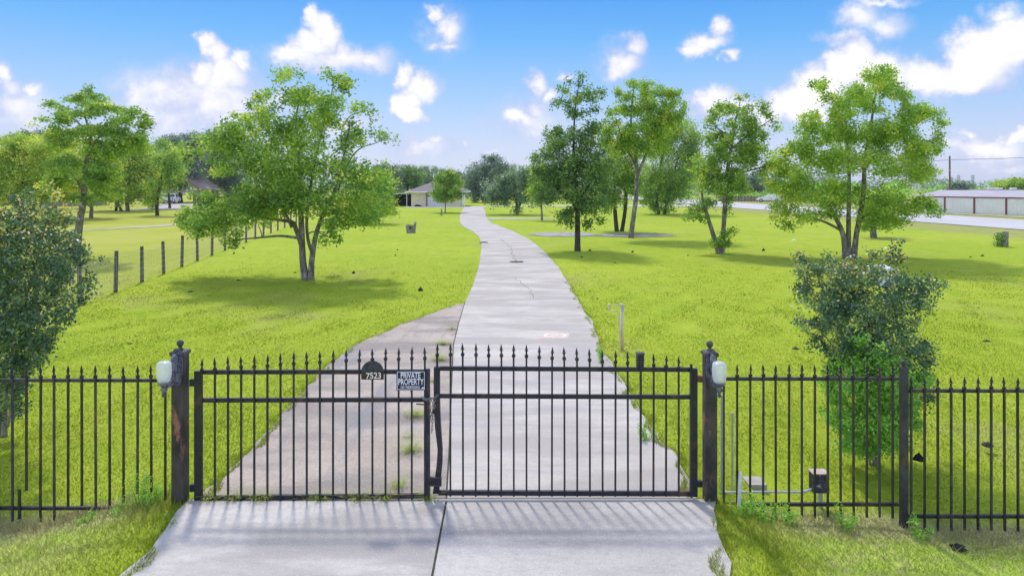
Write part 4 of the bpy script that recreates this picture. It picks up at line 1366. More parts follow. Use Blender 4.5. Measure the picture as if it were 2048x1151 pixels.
# --- the big open-crowned tree on the near lawn
tree('tallow_tree', 'broad forked tree standing alone on the lawn, its low boughs before the wire fence', 'tree', gY(558),
     [[(612, 558, 13), (606, 522, 10.5), (604, 482, 9.5), (603, 450, 9), (600, 390, 7), (598, 310, 5.5), (592, 240, 3.5), (600, 200, 2)],
      [(622, 557, 12), (623, 529, 9), (628, 490, 8), (634, 462, 7), (650, 420, 6), (675, 370, 5), (690, 300, 3.5), (700, 250, 2)],
      [(604, 484, 8), (592, 458, 7), (584, 444, 6), (545, 438, 4.5), (480, 425, 3.5), (420, 420, 2)],
      [(626, 500, 6), (616, 478, 5), (614, 430, 4.5), (625, 350, 4), (640, 280, 3), (660, 200, 2), (668, 165, 1.2)],
      [(584, 446, 5), (560, 405, 4), (520, 350, 3.5), (470, 300, 2)],
      [(675, 372, 4), (700, 320, 2.6), (722, 296, 1.8), (752, 286, 1.2), (780, 272, .9)],
      [(690, 302, 2.8), (682, 270, 2), (700, 232, 1.4), (735, 222, 1)]],
     [(405, 445, 44, 24), (372, 438, 22, 16), (430, 405, 45, 24), (440, 445, 48, 30), (462, 480, 14, 16), (490, 405, 50, 32), (520, 430, 45, 24), (540, 380, 60, 34), (430, 295, 42, 28), (478, 272, 45, 26), (470, 330, 50, 24),
      (520, 310, 52, 34), (560, 345, 55, 36), (560, 270, 46, 28), (600, 300, 50, 34), (610, 250, 44, 26), (590, 405, 55, 30), (640, 345, 55, 34), (660, 410, 52, 30), (700, 345, 46, 30), (720, 395, 48, 30), (750, 365, 36, 30),
      (770, 410, 28, 18), (700, 438, 34, 16), (660, 475, 16, 12), (655, 452, 22, 12), (735, 440, 26, 10), (540, 225, 30, 11), (520, 240, 34, 13), (508, 205, 18, 8), (530, 188, 26, 8), (590, 195, 36, 16), (572, 152, 26, 8), (556, 160, 10, 5),
      (590, 148, 16, 6), (622, 190, 34, 16), (655, 212, 30, 20), (640, 240, 34, 18), (655, 148, 11, 6), (672, 152, 16, 7), (692, 160, 15, 9), (698, 180, 8, 8), (690, 172, 18, 9), (680, 195, 12, 5), (718, 213, 22, 7), (738, 222, 11, 8), (750, 238, 5, 7), (706, 222, 9, 5),
      (752, 268, 16, 6), (772, 272, 16, 7), (789, 284, 6, 6), (728, 282, 14, 6), (706, 270, 18, 10), (690, 250, 18, 12), (690, 290, 26, 14), (480, 235, 18, 8)],
     LEAF_MID, BARK, 21, leaf=.115, cover=1.45, trk=.64)

# --- right-hand lawn trees
tree('tallow_tree', 'dark green tree with straight black trunk nearest the drive', 'tree', gY(501),
     [[(1155, 501, 8.5), (1155, 465, 7.5), (1155, 430, 7), (1154, 395, 6), (1150, 340, 4), (1147, 290, 3), (1150, 225, 2), (1158, 165, 1)],
      [(1154, 415, 5), (1140, 398, 4), (1115, 378, 3), (1090, 355, 2)],
      [(1155, 400, 4), (1175, 375, 3), (1195, 340, 2)]],
     [(1164, 150, 9, 5), (1150, 165, 16, 6), (1132, 180, 15, 7), (1184, 185, 20, 6), (1206, 184, 13, 5), (1160, 195, 22, 12), (1118, 206, 20, 7), (1150, 228, 24, 10), (1190, 218, 16, 6), (1108, 265, 26, 8), (1128, 280, 34, 14), (1170, 270, 36, 16), (1198, 250, 20, 8),
      (1100, 305, 28, 12), (1140, 320, 46, 22), (1188, 300, 36, 18), (1080, 345, 22, 18), (1112, 350, 44, 24), (1160, 350, 48, 26), (1205, 335, 28, 22), (1072, 318, 16, 10), (1120, 388, 44, 18), (1170, 390, 46, 24), (1210, 385, 22, 20), (1088, 398, 26, 9),
      (1122, 432, 14, 7), (1138, 447, 12, 8), (1142, 420, 16, 8), (1185, 420, 20, 12), (1200, 437, 11, 7), (1172, 448, 14, 9), (1180, 405, 24, 14)],
     LEAF_DARK, BARK_DARK, 33, leaf=.13, cover=1.55)

tree('tallow_tree', 'tall slim grey-trunked tree leaning at the mud patch', 'tree', gY(475),
     [[(1261, 475, 7.5), (1266, 440, 6.5), (1272, 395, 6), (1274, 345, 5), (1270, 300, 3.5), (1262, 240, 2.4), (1268, 175, 1)],
      [(1274, 350, 4), (1295, 300, 3), (1320, 240, 2), (1345, 200, 1)],
      [(1273, 330, 3.5), (1250, 290, 2.4), (1232, 240, 1.4)]],
     [(1265, 165, 18, 6), (1290, 172, 22, 8), (1320, 182, 26, 10), (1350, 188, 16, 8), (1338, 205, 26, 14), (1363, 220, 11, 7), (1235, 222, 20, 14), (1262, 218, 26, 15), (1300, 225, 30, 14), (1222, 250, 16, 11), (1258, 258, 30, 18), (1300, 258, 32, 18), (1248, 290, 28, 18),
      (1282, 295, 28, 20), (1225, 300, 20, 14), (1330, 240, 24, 12), (1250, 195, 18, 10), (1290, 200, 26, 12), (1320, 262, 30, 18), (1345, 235, 24, 14), (1240, 185, 12, 7), (1210, 275, 18, 14), (1310, 290, 28, 20)],
     LEAF_LIME, BARK, 35, leaf=.14, cover=1.6, fill=.5)

tree('tallow_tree', 'twin-trunked tree behind the mud patch', 'tree', gY(462),
     [[(1234, 462, 6), (1231, 435, 5.5), (1229, 400, 5), (1228, 350, 3.5), (1225, 300, 2)],
      [(1243, 462, 5.5), (1249, 430, 5), (1252, 400, 4.5), (1250, 350, 3), (1256, 310, 2)]],
     [(1222, 325, 30, 22), (1245, 352, 34, 22), (1208, 372, 26, 20), (1228, 400, 26, 14), (1262, 335, 26, 22), (1212, 415, 14, 9), (1240, 300, 26, 18), (1262, 375, 22, 18), (1200, 340, 20, 18)],
     LEAF_MID, BARK_DARK, 36, leaf=.15, cover=1.6, fill=.5)

tree('tallow_tree', 'bushy tree with suckers at its foot, between the lawn and the road', 'tree', gY(428),
     [[(1318, 428, 4.5), (1314, 405, 4), (1316, 370, 3.4), (1325, 310, 2.6), (1335, 260, 1.6)],
      [(1328, 428, 4), (1334, 405, 3.4), (1345, 360, 2.8), (1360, 300, 1.8)]],
     [(1318, 265, 36, 22), (1358, 258, 36, 20), (1385, 280, 22, 20), (1330, 305, 46, 24), (1378, 315, 26, 22), (1340, 345, 44, 22), (1302, 350, 28, 22), (1312, 380, 36, 18), (1352, 378, 40, 20), (1382, 352, 20, 20), (1342, 402, 26, 10),
      (1312, 418, 14, 8), (1332, 418, 16, 8), (1295, 400, 16, 10)],
     LEAF_MID, BARK_DARK, 37, leaf=.20, cover=1.4)

tree('tallow_tree', 'open crooked tree with leafy shoots on its leaning trunk', 'tree', gY(506),
     [[(1440, 506, 8.5), (1430, 480, 6.5), (1421, 452, 5.5), (1412, 422, 5), (1404, 390, 3), (1408, 360, 2)],
      [(1444, 505, 8), (1446, 470, 6), (1449, 430, 6), (1451, 390, 5.5), (1455, 340, 5), (1464, 285, 4), (1470, 245, 2.6), (1480, 205, 1.2)],
      [(1462, 292, 3), (1490, 275, 2.4), (1510, 262, 1.8), (1540, 240, 1)],
      [(1455, 350, 3.4), (1485, 345, 2.6), (1520, 335, 1.8), (1545, 325, 1)],
      [(1464, 288, 2.6), (1440, 262, 2), (1420, 240, 1.2)]],
     [(1484, 196, 12, 6), (1450, 210, 16, 6), (1432, 225, 20, 7), (1478, 220, 26, 9), (1518, 213, 18, 7), (1540, 232, 14, 6), (1418, 238, 14, 6), (1500, 240, 24, 9), (1468, 250, 22, 9), (1550, 254, 9, 6), (1528, 272, 16, 7), (1418, 284, 12, 7),
      (1460, 278, 22, 11), (1495, 288, 20, 9), (1448, 318, 30, 14), (1422, 342, 32, 18), (1466, 350, 28, 18), (1408, 368, 24, 13), (1442, 372, 36, 14), (1386, 418, 13, 10), (1402, 432, 15, 6), (1412, 405, 22, 9), (1374, 438, 6, 6), (1538, 330, 18, 9),
      (1524, 348, 16, 8), (1500, 318, 14, 7), (1480, 305, 16, 8), (1452, 395, 16, 10), (1440, 300, 22, 12), (1430, 270, 18, 10), (1500, 265, 22, 10), (1510, 300, 24, 14), (1490, 325, 22, 12), (1475, 380, 24, 12), (1420, 320, 20, 12), (1455, 418, 9, 6), (1450, 472, 12, 16), (1426, 488, 10, 6), (1462, 462, 8, 6), (1452, 490, 10, 8), (1390, 330, 14, 10)],
     LEAF_MID, BARK, 39, leaf=.12, cover=1.65, fill=.55)

tree('tallow_tree', 'largest bright lime tree standing behind the orange-tipped shrub', 'tree', gY(517),
     [[(1692, 514, 10), (1688, 478, 7), (1678, 448, 6), (1655, 410, 5), (1625, 375, 4), (1590, 340, 2)],
      [(1697, 512, 8), (1697, 450, 6), (1698, 390, 5), (1698, 330, 4), (1694, 270, 3), (1690, 215, 1.6)],
      [(1707, 517, 9), (1712, 475, 7), (1719, 435, 6.5), (1727, 385, 6), (1730, 320, 5), (1742, 250, 3.5), (1752, 185, 2), (1768, 150, 1)],
      [(1730, 330, 4), (1765, 290, 3), (1810, 255, 2), (1850, 238, 1.2)],
      [(1722, 430, 4), (1765, 410, 3), (1820, 400, 2)],
      [(1680, 452, 4), (1640, 440, 3), (1595, 435, 1.6)]],
     [(1784, 140, 14, 10), (1752, 150, 30, 14), (1770, 175, 32, 18), (1640, 168, 18, 12), (1652, 190, 12, 12), (1702, 185, 30, 16), (1690, 215, 34, 18), (1738, 210, 34, 18), (1808, 190, 16, 15), (1822, 228, 28, 16), (1858, 228, 26, 14), (1880, 250, 12, 14),
      (1868, 290, 18, 14), (1622, 240, 24, 16), (1645, 268, 38, 20), (1692, 268, 40, 24), (1750, 258, 40, 24), (1800, 268, 38, 24), (1838, 300, 30, 20), (1600, 290, 28, 16), (1632, 318, 38, 22), (1692, 325, 44, 28), (1760, 325, 44, 28), (1818, 340, 38, 28),
      (1562, 305, 24, 10, .78), (1560, 335, 26, 14, .8), (1582, 385, 32, 22, .75), (1562, 420, 20, 15, .7), (1640, 388, 40, 24), (1692, 388, 34, 20), (1758, 400, 46, 28), (1808, 410, 38, 20), (1846, 402, 22, 16), (1572, 450, 13, 11), (1610, 432, 26, 12),
      (1660, 430, 18, 9), (1752, 440, 36, 15), (1792, 440, 24, 11), (1590, 350, 30, 18), (1850, 350, 24, 18), (1870, 425, 12, 10), (1685, 240, 30, 14), (1545, 370, 14, 10, .75)],
     LEAF_LIME, BARK, 41, leaf=.118, cover=1.6, fill=.45)

tree('tallow_tree', 'stubby thick-trunked tree half hidden behind the largest lime tree', 'tree', gY(475),
     [[(1748, 476, 9), (1746, 455, 8), (1748, 430, 6), (1755, 400, 3)]],
     [(1750, 440, 26, 14), (1735, 425, 20, 12), (1770, 430, 22, 14), (1728, 455, 12, 6), (1772, 455, 14, 8), (1755, 405, 26, 16)],
     LEAF_MID, BARK, 43, leaf=.13, cover=1.3)

# --- left field trees
tree('tallow_tree', 'flat-topped tree rising above the others beyond the wire fence', 'tree', gY(515),
     [[(152, 517, 12), (155, 480, 10), (160, 440, 9), (166, 405, 8.5), (170, 360, 7), (174, 320, 5.5), (182, 290, 4), (176, 255, 3), (168, 225, 1.6)],
      [(182, 292, 3.6), (200, 272, 2.6), (230, 255, 1.8), (265, 235, 1)],
      [(178, 262, 2.6), (150, 240, 1.8), (115, 225, 1)],
      [(170, 380, 4), (145, 350, 3), (110, 320, 1.6)],
      [(172, 350, 3.6), (205, 325, 2.5), (225, 300, 1.4)]],
     [(176, 180, 16, 5), (150, 198, 20, 7), (190, 204, 30, 8), (112, 212, 20, 6), (88, 238, 11, 5), (132, 234, 28, 8), (170, 228, 32, 9), (215, 218, 28, 8), (254, 224, 28, 8), (288, 233, 12, 6), (240, 244, 28, 8), (284, 252, 14, 6), (112, 256, 14, 6), (64, 249, 5, 3),
      (150, 268, 30, 8), (300, 246, 6, 4), (215, 262, 40, 12), (180, 262, 34, 12), (255, 275, 36, 14), (110, 272, 26, 10), (280, 290, 26, 14), (235, 300, 34, 16), (120, 290, 28, 10), (130, 335, 40, 22), (190, 350, 40, 24), (215, 305, 30, 14), (110, 372, 34, 16), (215, 385, 26, 16), (175, 398, 20, 12), (190, 300, 24, 10)],
     LEAF_MID, BARK, 51, leaf=.125, cover=2.0, flat=.6, fill=.6)
tree('shade_tree', 'yellow-green tree filling the gap behind the flat-topped one', 'tree', 58,
     [[(40, 446, 6), (42, 400, 5), (46, 340, 3.5), (55, 290, 2)], [(42, 410, 4), (80, 350, 3), (95, 300, 2)]],
     [(20, 290, 26, 18), (55, 290, 30, 20), (95, 300, 40, 22), (10, 330, 40, 26), (60, 335, 44, 26), (110, 345, 36, 24), (30, 372, 44, 22), (85, 380, 36, 18), (-30, 310, 40, 26), (-35, 355, 40, 24), (-5, 400, 30, 12), (130, 320, 34, 22), (140, 365, 34, 20), (115, 392, 30, 12), (60, 402, 40, 12), (160, 395, 26, 12)],
     LEAF_YEL, BARK, 52, leaf=.20, cover=1.5)
tree('shade_tree', 'yellowest wide tree between the flat-topped tree and the white truck', 'tree', gY(422),
     [[(256, 424, 5.5), (254, 395, 4.5), (258, 350, 3.5), (268, 305, 2)], [(245, 424, 4.5), (234, 400, 3.4), (225, 360, 2)]],
     [(258, 305, 42, 18), (290, 330, 36, 24), (240, 345, 40, 26), (210, 335, 30, 20), (282, 370, 36, 22), (302, 398, 20, 13), (245, 395, 30, 16), (222, 380, 26, 14), (275, 290, 26, 12), (310, 352, 20, 16, .85), (300, 318, 18, 14, .85)],
     LEAF_YEL, BARK, 53, leaf=.24, cover=1.5)
tree('shade_tree', 'mid green tree next to the parked white truck', 'tree', gY(431),
     [[(315, 432, 5), (314, 405, 4), (322, 360, 3), (330, 320, 2)]],
     [(328, 325, 28, 22), (352, 345, 20, 22), (312, 372, 26, 18), (300, 395, 14, 10), (306, 412, 10, 8), (340, 310, 20, 12), (356, 362, 10, 10)],
     LEAF_MID, BARK_DARK, 54, leaf=.24, cover=1.5)

tree('shade_tree', 'broad olive-green tree directly behind the trunk of the flat-topped one', 'tree', 66,
     [[(182, 436, 5), (184, 400, 4), (186, 350, 3), (190, 300, 2)], [(180, 410, 3), (150, 360, 2.4), (130, 320, 1.6)]],
     [(140, 310, 36, 18), (180, 300, 36, 20), (215, 320, 30, 20), (150, 345, 40, 22), (195, 355, 36, 24), (130, 380, 34, 16), (170, 388, 36, 14), (215, 385, 26, 16), (105, 350, 26, 20), (232, 350, 18, 18)],
     LEAF_YEL, BARK, 55, leaf=.22, cover=1.5)
tree('shade_tree', 'tall green tree between the yellowest tree and the oaks', 'tree', 95,
     [[(340, 416, 3.5), (338, 390, 3), (335, 340, 2.2), (332, 300, 1.4)]],
     [(325, 290, 26, 12), (350, 300, 24, 14), (310, 315, 26, 16), (340, 325, 32, 18), (362, 335, 16, 16), (320, 350, 26, 14), (372, 318, 12, 12)],
     LEAF_MID, BARK_DARK, 56, leaf=.28, cover=1.4)
woods('scrub_hedge', 'low dark scrub under the western trees', -84, -55.5, 101, 4.6, LEAF_DARK, 15, 1.0, .32)
tree('shade_tree', 'olive-green tree filling in behind the yellowest tree', 'tree', 86,
     [[(232, 420, 3.5), (234, 395, 3), (238, 345, 2.2), (240, 300, 1.4)]],
     [(205, 300, 28, 16), (240, 290, 32, 16), (275, 305, 28, 18), (215, 330, 30, 20), (255, 340, 34, 22), (290, 345, 26, 20), (225, 365, 34, 18), (265, 375, 32, 16), (295, 378, 20, 12), (212, 395, 22, 10)],
     LEAF_MID, BARK_DARK, 57, leaf=.26, cover=1.5)
tree('shade_tree', 'deep green tree at the far west behind the yellow-green one', 'tree', 92,
     [[(66, 418, 3.5), (68, 390, 3), (72, 340, 2.2)]],
     [(40, 285, 34, 16), (85, 278, 36, 16), (125, 288, 32, 18), (60, 320, 40, 22), (110, 330, 36, 22), (20, 335, 30, 22), (85, 360, 40, 20), (40, 375, 36, 18), (130, 365, 26, 18), (100, 390, 30, 10)],
     LEAF_DARK, BARK_DARK, 58, leaf=.28, cover=1.4)

# --- middle distance
tree('shade_tree', 'rounded lime tree peeping out behind the lone forked tree', 'tree', 56,
     [[(748, 448, 6), (748, 420, 5), (750, 380, 3)]],
     [(745, 352, 28, 16), (765, 375, 26, 24), (735, 380, 36, 28), (758, 405, 34, 22), (770, 420, 22, 12), (725, 415, 30, 18)],
     LEAF_LIME, BARK, 61, leaf=.19, cover=1.5)
tree('young_tree', 'small round young tree planted before the garage', 'tree', gY(425),
     [[(890, 425, 1.8), (891, 408, 1.5), (893, 385, 1.2), (894, 355, .7)]],
     [(894, 345, 16, 8), (884, 362, 22, 13), (908, 362, 20, 13), (896, 378, 30, 14), (876, 388, 15, 11), (914, 386, 15, 12), (892, 398, 24, 9), (898, 352, 20, 10)],
     LEAF_MID, BARK_PALE, 62, leaf=.20, cover=1.7)
tree('spreading_tree', 'low grey-green spreading tree beside the curve of the drive', 'tree', gY(429),
     [[(1034, 429, 4.2), (1034, 412, 3.8), (1030, 392, 2.6), (1015, 370, 1.5)], [(1036, 415, 3), (1048, 392, 2.2), (1062, 368, 1.3)]],
     [(998, 378, 28, 18), (1026, 362, 32, 18), (1054, 368, 26, 20), (1018, 394, 38, 13), (1060, 398, 24, 11), (984, 398, 20, 9), (1033, 421, 13, 8), (1010, 355, 18, 10), (1062, 348, 12, 14), (1046, 345, 14, 12)],
     LEAF_GREY, BARK_DARK, 63, leaf=.22, cover=1.5)
tree('shade_tree', 'small lime tree tucked beside the dark straight-trunked tree', 'tree', 62,
     [[(1084, 440, 3), (1083, 415, 2.6), (1080, 380, 1.8)]],
     [(1075, 352, 18, 18), (1092, 372, 22, 20), (1070, 385, 18, 16), (1085, 398, 22, 10), (1084, 335, 12, 12)],
     LEAF_LIME, BARK, 64, leaf=.2, cover=1.5)

# --- far trees, each one by itself
far = [
    ('live_oak', 'tall dark oak behind the drive bend', 130, [(968, 404, 5), (968, 380, 4), (972, 345, 2)], [(965, 342, 30, 18), (990, 330, 26, 14), (945, 365, 14, 22), (972, 372, 32, 22), (1002, 342, 16, 14), (980, 316, 18, 6), (955, 392, 24, 10), (990, 392, 20, 10)], LEAF_OAK),
    ('live_oak', 'thick-trunked grey oak behind the white truck', 128, [(362, 406, 7.5), (361, 396, 5), (360, 380, 4.5), (356, 340, 3)], [(345, 285, 30, 14), (380, 282, 34, 14), (360, 310, 40, 20), (395, 310, 26, 18), (335, 325, 22, 18), (370, 345, 34, 20), (350, 368, 26, 10)], LEAF_OAK),
    ('live_oak', 'dark crooked oak behind the pavilion roof', 138, [(427, 402, 4.5), (425, 380, 4), (432, 350, 3), (440, 320, 2)], [(415, 278, 30, 12), (450, 272, 34, 12), (430, 302, 40, 18), (465, 310, 34, 22), (415, 330, 26, 16), (450, 345, 40, 20), (430, 362, 26, 8), (470, 375, 30, 16)], LEAF_OAK),
    ('woodland_tree', 'tall woodland tree nearest the lean-to, behind the garage', 150, [(768, 400, 3), (768, 370, 2.4), (770, 340, 1.4)], [(765, 335, 20, 10), (782, 345, 26, 14), (768, 362, 30, 16), (785, 378, 26, 14), (752, 352, 18, 14)], LEAF_OAK),
    ('woodland_tree', 'dark woodland tree directly behind the garage roof peak', 155, [(815, 400, 3), (815, 370, 2.4), (816, 345, 1.4)], [(808, 342, 22, 9), (826, 352, 24, 12), (812, 365, 30, 14), (835, 372, 24, 12)], LEAF_DARK),
    ('woodland_tree', 'pale feathery woodland tree behind the garage', 165, [(846, 398, 2.4), (846, 370, 2), (848, 340, 1)], [(842, 340, 18, 8), (858, 345, 18, 10), (848, 358, 26, 12), (860, 372, 20, 12), (838, 350, 14, 8)], LEAF_GREY),
    ('woodland_tree', 'woodland tree showing past the young round tree', 160, [(922, 398, 2.4), (922, 375, 2), (922, 352, 1)], [(918, 358, 18, 10), (932, 368, 16, 14), (905, 350, 18, 8), (920, 382, 22, 12), (885, 345, 16, 8)], LEAF_OAK),
    ('woodland_tree', 'faint woodland tree behind the drive bend oak', 185, [(1012, 396, 2), (1012, 370, 1.6), (1014, 345, 1)], [(1010, 345, 14, 8), (1024, 340, 14, 10), (1030, 355, 18, 14), (1012, 365, 20, 14), (1040, 370, 20, 12)], LEAF_GREY),
    ('roadside_tree', 'round bright tree beyond the metal shed', 135, [(2022, 402, 3), (2022, 390, 2.4), (2020, 372, 1.4)], [(2010, 368, 26, 9), (2036, 366, 26, 10), (2000, 378, 16, 7), (2026, 378, 34, 8), (2056, 374, 22, 10)], LEAF_LIME),
    ('roadside_tree', 'dark low tree behind the power pole', 150, [(1920, 398, 2.4), (1920, 385, 2), (1920, 372, 1)], [(1912, 370, 16, 7), (1930, 372, 14, 7), (1920, 380, 22, 7), (1900, 378, 14, 5)], LEAF_OAK),
    ('roadside_tree', 'dark tree across the road between two lawn trees', 150, [(1498, 398, 2.4), (1498, 380, 2), (1500, 360, 1)], [(1490, 358, 18, 9), (1510, 362, 18, 9), (1500, 374, 30, 10), (1478, 378, 16, 8), (1525, 376, 16, 9)], LEAF_OAK),
    ('roadside_tree', 'pale tree across the road above the picket fence', 170, [(1545, 396, 2), (1545, 380, 1.6), (1546, 362, 1)], [(1538, 362, 16, 8), (1556, 366, 16, 8), (1545, 376, 28, 9), (1575, 374, 18, 8)], LEAF_GREY),
]
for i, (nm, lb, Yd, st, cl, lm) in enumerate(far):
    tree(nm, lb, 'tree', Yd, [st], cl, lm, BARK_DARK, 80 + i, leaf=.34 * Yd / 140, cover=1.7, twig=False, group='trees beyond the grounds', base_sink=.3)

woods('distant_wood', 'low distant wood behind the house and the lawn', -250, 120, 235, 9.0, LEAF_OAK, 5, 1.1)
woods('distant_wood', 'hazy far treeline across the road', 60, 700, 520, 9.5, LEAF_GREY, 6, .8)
woods('hedge_row', 'scrubby green hedgerow behind the metal shed', 62, 210, 165, 4.6, LEAF_BUSH, 7, 1.0, .6)
woods('hedge_row', 'dark brushy hedgerow behind the oaks by the pavilion', -190, -48, 175, 7.0, LEAF_DARK, 8, 1.0, .7)
woods('hedge_row', 'brush behind the far picket fence', 30, 78, 150, 3.4, LEAF_BUSH, 9, 1.0, .5)

# --- shrubs by the fence
def shrub(name, label, base, Y, stems, clumps, mat, bark, seed, **kw):
    g = tree(name, label, 'shrub', Y, stems, clumps, mat, bark, seed, **kw)
    return g
Ysh = 8.35
shrub('crape_myrtle', 'dark vase-shaped shrub with orange tips behind the fence corner', None, Ysh,
      [[(1738, 892, 7), (1728, 820, 6), (1710, 740, 5), (1680, 660, 4), (1650, 590, 2.5), (1630, 540, 1.5)],
       [(1745, 892, 6), (1742, 800, 5), (1735, 700, 4), (1728, 600, 3), (1720, 530, 1.5)],
       [(1752, 892, 6), (1762, 800, 5), (1775, 700, 4), (1800, 620, 3), (1840, 570, 1.5)],
       [(1742, 890, 5), (1758, 780, 4.5), (1765, 680, 3.5), (1775, 590, 2.5), (1785, 510, 1.2)],
       [(1755, 820, 4), (1785, 740, 3), (1815, 690, 2), (1850, 655, 1)],
       [(1720, 780, 4), (1670, 700, 3), (1630, 650, 2), (1600, 640, 1)]],
      [(1592, 505, 6, 10), (1603, 530, 8, 12), (1662, 522, 5, 14), (1712, 512, 6, 16), (1795, 500, 6, 16), (1852, 555, 6, 12), (1885, 572, 7, 7), (1598, 520, 12, 12), (1618, 545, 22, 20), (1640, 560, 30, 26), (1612, 580, 22, 24), (1665, 540, 24, 22), (1695, 545, 30, 26), (1650, 600, 40, 30), (1720, 570, 36, 32), (1690, 600, 40, 34), (1745, 535, 20, 24), (1742, 505, 10, 18), (1782, 520, 14, 20), (1790, 497, 9, 12),
       (1770, 560, 32, 30), (1810, 575, 36, 28), (1845, 580, 28, 20), (1875, 580, 16, 16), (1850, 610, 26, 20), (1800, 615, 44, 30), (1750, 620, 44, 34), (1700, 645, 44, 32), (1655, 640, 34, 26), (1625, 655, 20, 14), (1640, 680, 26, 20), (1605, 640, 10, 8),
       (1760, 670, 44, 34), (1810, 660, 36, 24), (1720, 690, 44, 34), (1680, 700, 34, 26), (1790, 700, 40, 30), (1830, 700, 30, 20), (1860, 695, 18, 10), (1845, 720, 20, 14), (1800, 740, 40, 26), (1750, 730, 46, 30), (1700, 745, 36, 24), (1668, 730, 18, 14),
       (1835, 790, 26, 14), (1870, 800, 14, 8), (1800, 775, 30, 20)],
      LEAF_MYRTLE, BARK_PALE, 71, leaf=.040, cover=.92, pad=.22, trk=.5, fill=.12, depth=.8, tips=575, stem_depth=.05, up=.3)
shrub('privet_bush', 'bright green bush growing inside the foot of the dark shrub', None, Ysh - .35,
      [[(1748, 905, 5), (1745, 840, 4), (1735, 770, 3), (1730, 700, 1.5)], [(1752, 905, 5), (1765, 830, 3.5), (1780, 760, 2)], [(1742, 905, 4), (1715, 830, 3), (1695, 770, 1.6)]],
      [(1730, 690, 28, 20), (1760, 700, 26, 18), (1705, 715, 30, 22), (1740, 735, 44, 28), (1780, 735, 34, 26), (1695, 760, 34, 28), (1745, 775, 46, 32), (1790, 780, 36, 28), (1720, 815, 44, 30), (1770, 820, 44, 30), (1740, 855, 46, 26), (1700, 850, 30, 22), (1790, 855, 26, 20),
       (1825, 760, 30, 16), (1855, 755, 20, 12), (1662, 735, 18, 10), (1670, 790, 20, 20), (1810, 810, 26, 20), (1745, 885, 46, 14), (1672, 830, 26, 22), (1820, 840, 24, 18), (1700, 880, 30, 12), (1790, 880, 28, 12), (1668, 765, 22, 18), (1740, 893, 54, 12), (1705, 890, 34, 14), (1785, 890, 34, 14)],
      LEAF_BUSH, BARK_PALE, 72, leaf=.038, cover=1.35, pad=.26, trk=.5, depth=.8, stem_depth=.05, up=.3)
Ysl = 8.6
shrub('crape_myrtle', 'big dark vase-shaped shrub with yellow tips at the fence end before the flat-topped tree', None, Ysl,
      [[(8, 850, 10), (12, 780, 8), (25, 700, 6), (50, 600, 4), (80, 500, 2.5), (95, 420, 1.2)],
       [(2, 850, 8), (-5, 760, 7), (5, 650, 5), (10, 540, 3), (15, 430, 1.5)],
       [(14, 830, 6), (45, 740, 5), (85, 640, 4), (130, 560, 2.5), (165, 500, 1.2)],
       [(-4, 840, 8), (-40, 740, 6), (-80, 620, 4), (-110, 500, 2)],
       [(25, 780, 4), (70, 700, 3), (110, 650, 2), (140, 620, 1)]],
      [(15, 430, 30, 20), (60, 425, 26, 20), (100, 430, 26, 22), (35, 410, 22, 14), (118, 392, 9, 10, .84), (98, 380, 7, 9, .84), (138, 418, 8, 7, .84), (60, 385, 12, 12, .80), (130, 440, 20, 16), (20, 470, 44, 30), (75, 470, 44, 30), (120, 480, 34, 26), (150, 470, 16, 12), (30, 520, 50, 34), (90, 520, 46, 34),
       (135, 530, 34, 26), (165, 520, 18, 18), (172, 500, 8, 20), (180, 560, 14, 14), (20, 575, 50, 36), (80, 575, 48, 36), (130, 580, 38, 24), (165, 590, 16, 12), (30, 630, 50, 34), (90, 630, 44, 28), (130, 630, 26, 14), (20, 680, 46, 30), (70, 680, 40, 24), (105, 670, 24, 14),
       (20, 720, 40, 26), (62, 715, 28, 14), (90, 700, 18, 10), (20, 765, 36, 18), (48, 752, 18, 10), (-50, 450, 50, 34), (-50, 520, 56, 40), (-50, 600, 56, 40), (-45, 680, 50, 36), (-100, 520, 40, 36), (-95, 600, 40, 36), (45, 800, 14, 8), (-30, 740, 30, 22), (8, 742, 40, 20), (40, 775, 26, 14), (-20, 790, 40, 16), (60, 735, 26, 14), (75, 690, 26, 16), (18, 800, 34, 18), (-10, 825, 36, 16), (30, 822, 20, 10),
       (185, 575, 6, 5), (205, 520, 3, 3)],
      LEAF_MYRTLE, BARK_PALE, 73, leaf=.044, cover=1.0, pad=.22, trk=.5, fill=.15, depth=.7, tips=500, stem_depth=.05, up=.3)

# weeds that stand out one by one
def weed(px, Y, zb, h, label, seed, n=60, spread=.1):
    r = np.random.default_rng(seed)
    x = (px - 1024) / F * Y
    g = thing('weed_plant', (x, Y, zb), label, 'weed', 'tall weeds at the fence foot')
    lines, cs = [], []
    for i in range(5):
        a = r.uniform(0, 6.28)
        hh = h * r.uniform(.6, 1)
        tip = Vector((x + math.cos(a) * spread * r.uniform(.4, 1.4), Y + math.sin(a) * spread, zb + hh))
        base = Vector((x + math.cos(a) * .02, Y + math.sin(a) * .02, zb - .02))
        lines.append(([base, base.lerp(tip, .5) + Vector((0, 0, .02)), tip], [.004, .003, .0015], 4))
        f = r.uniform(.15, 1, n)[:, None]
        cs.append(np.array(base) + (np.array(tip) - np.array(base)) * f + r.normal(0, .022, (n, 3)))
    c = np.concatenate(cs)
    tubes_mesh('stem', lines, GRASSY, g, g.location)
    poly_mesh('foliage', leaf_quads(c, .036, .012, r, .2), 4, LEAF_BUSH, g, np.clip(r.normal(.6, .2, len(c)), 0, 1), g.location)
weed(284, 6.62, -.05, .42, 'tall pale weed against the fence beside the jar lamp pillar', 1)
weed(306, 6.64, -.04, .26, 'shorter weed right at the foot of the jar lamp pillar', 2)
weed(250, 6.60, -.14, .22, 'low weed second from the jar lamp pillar', 3)
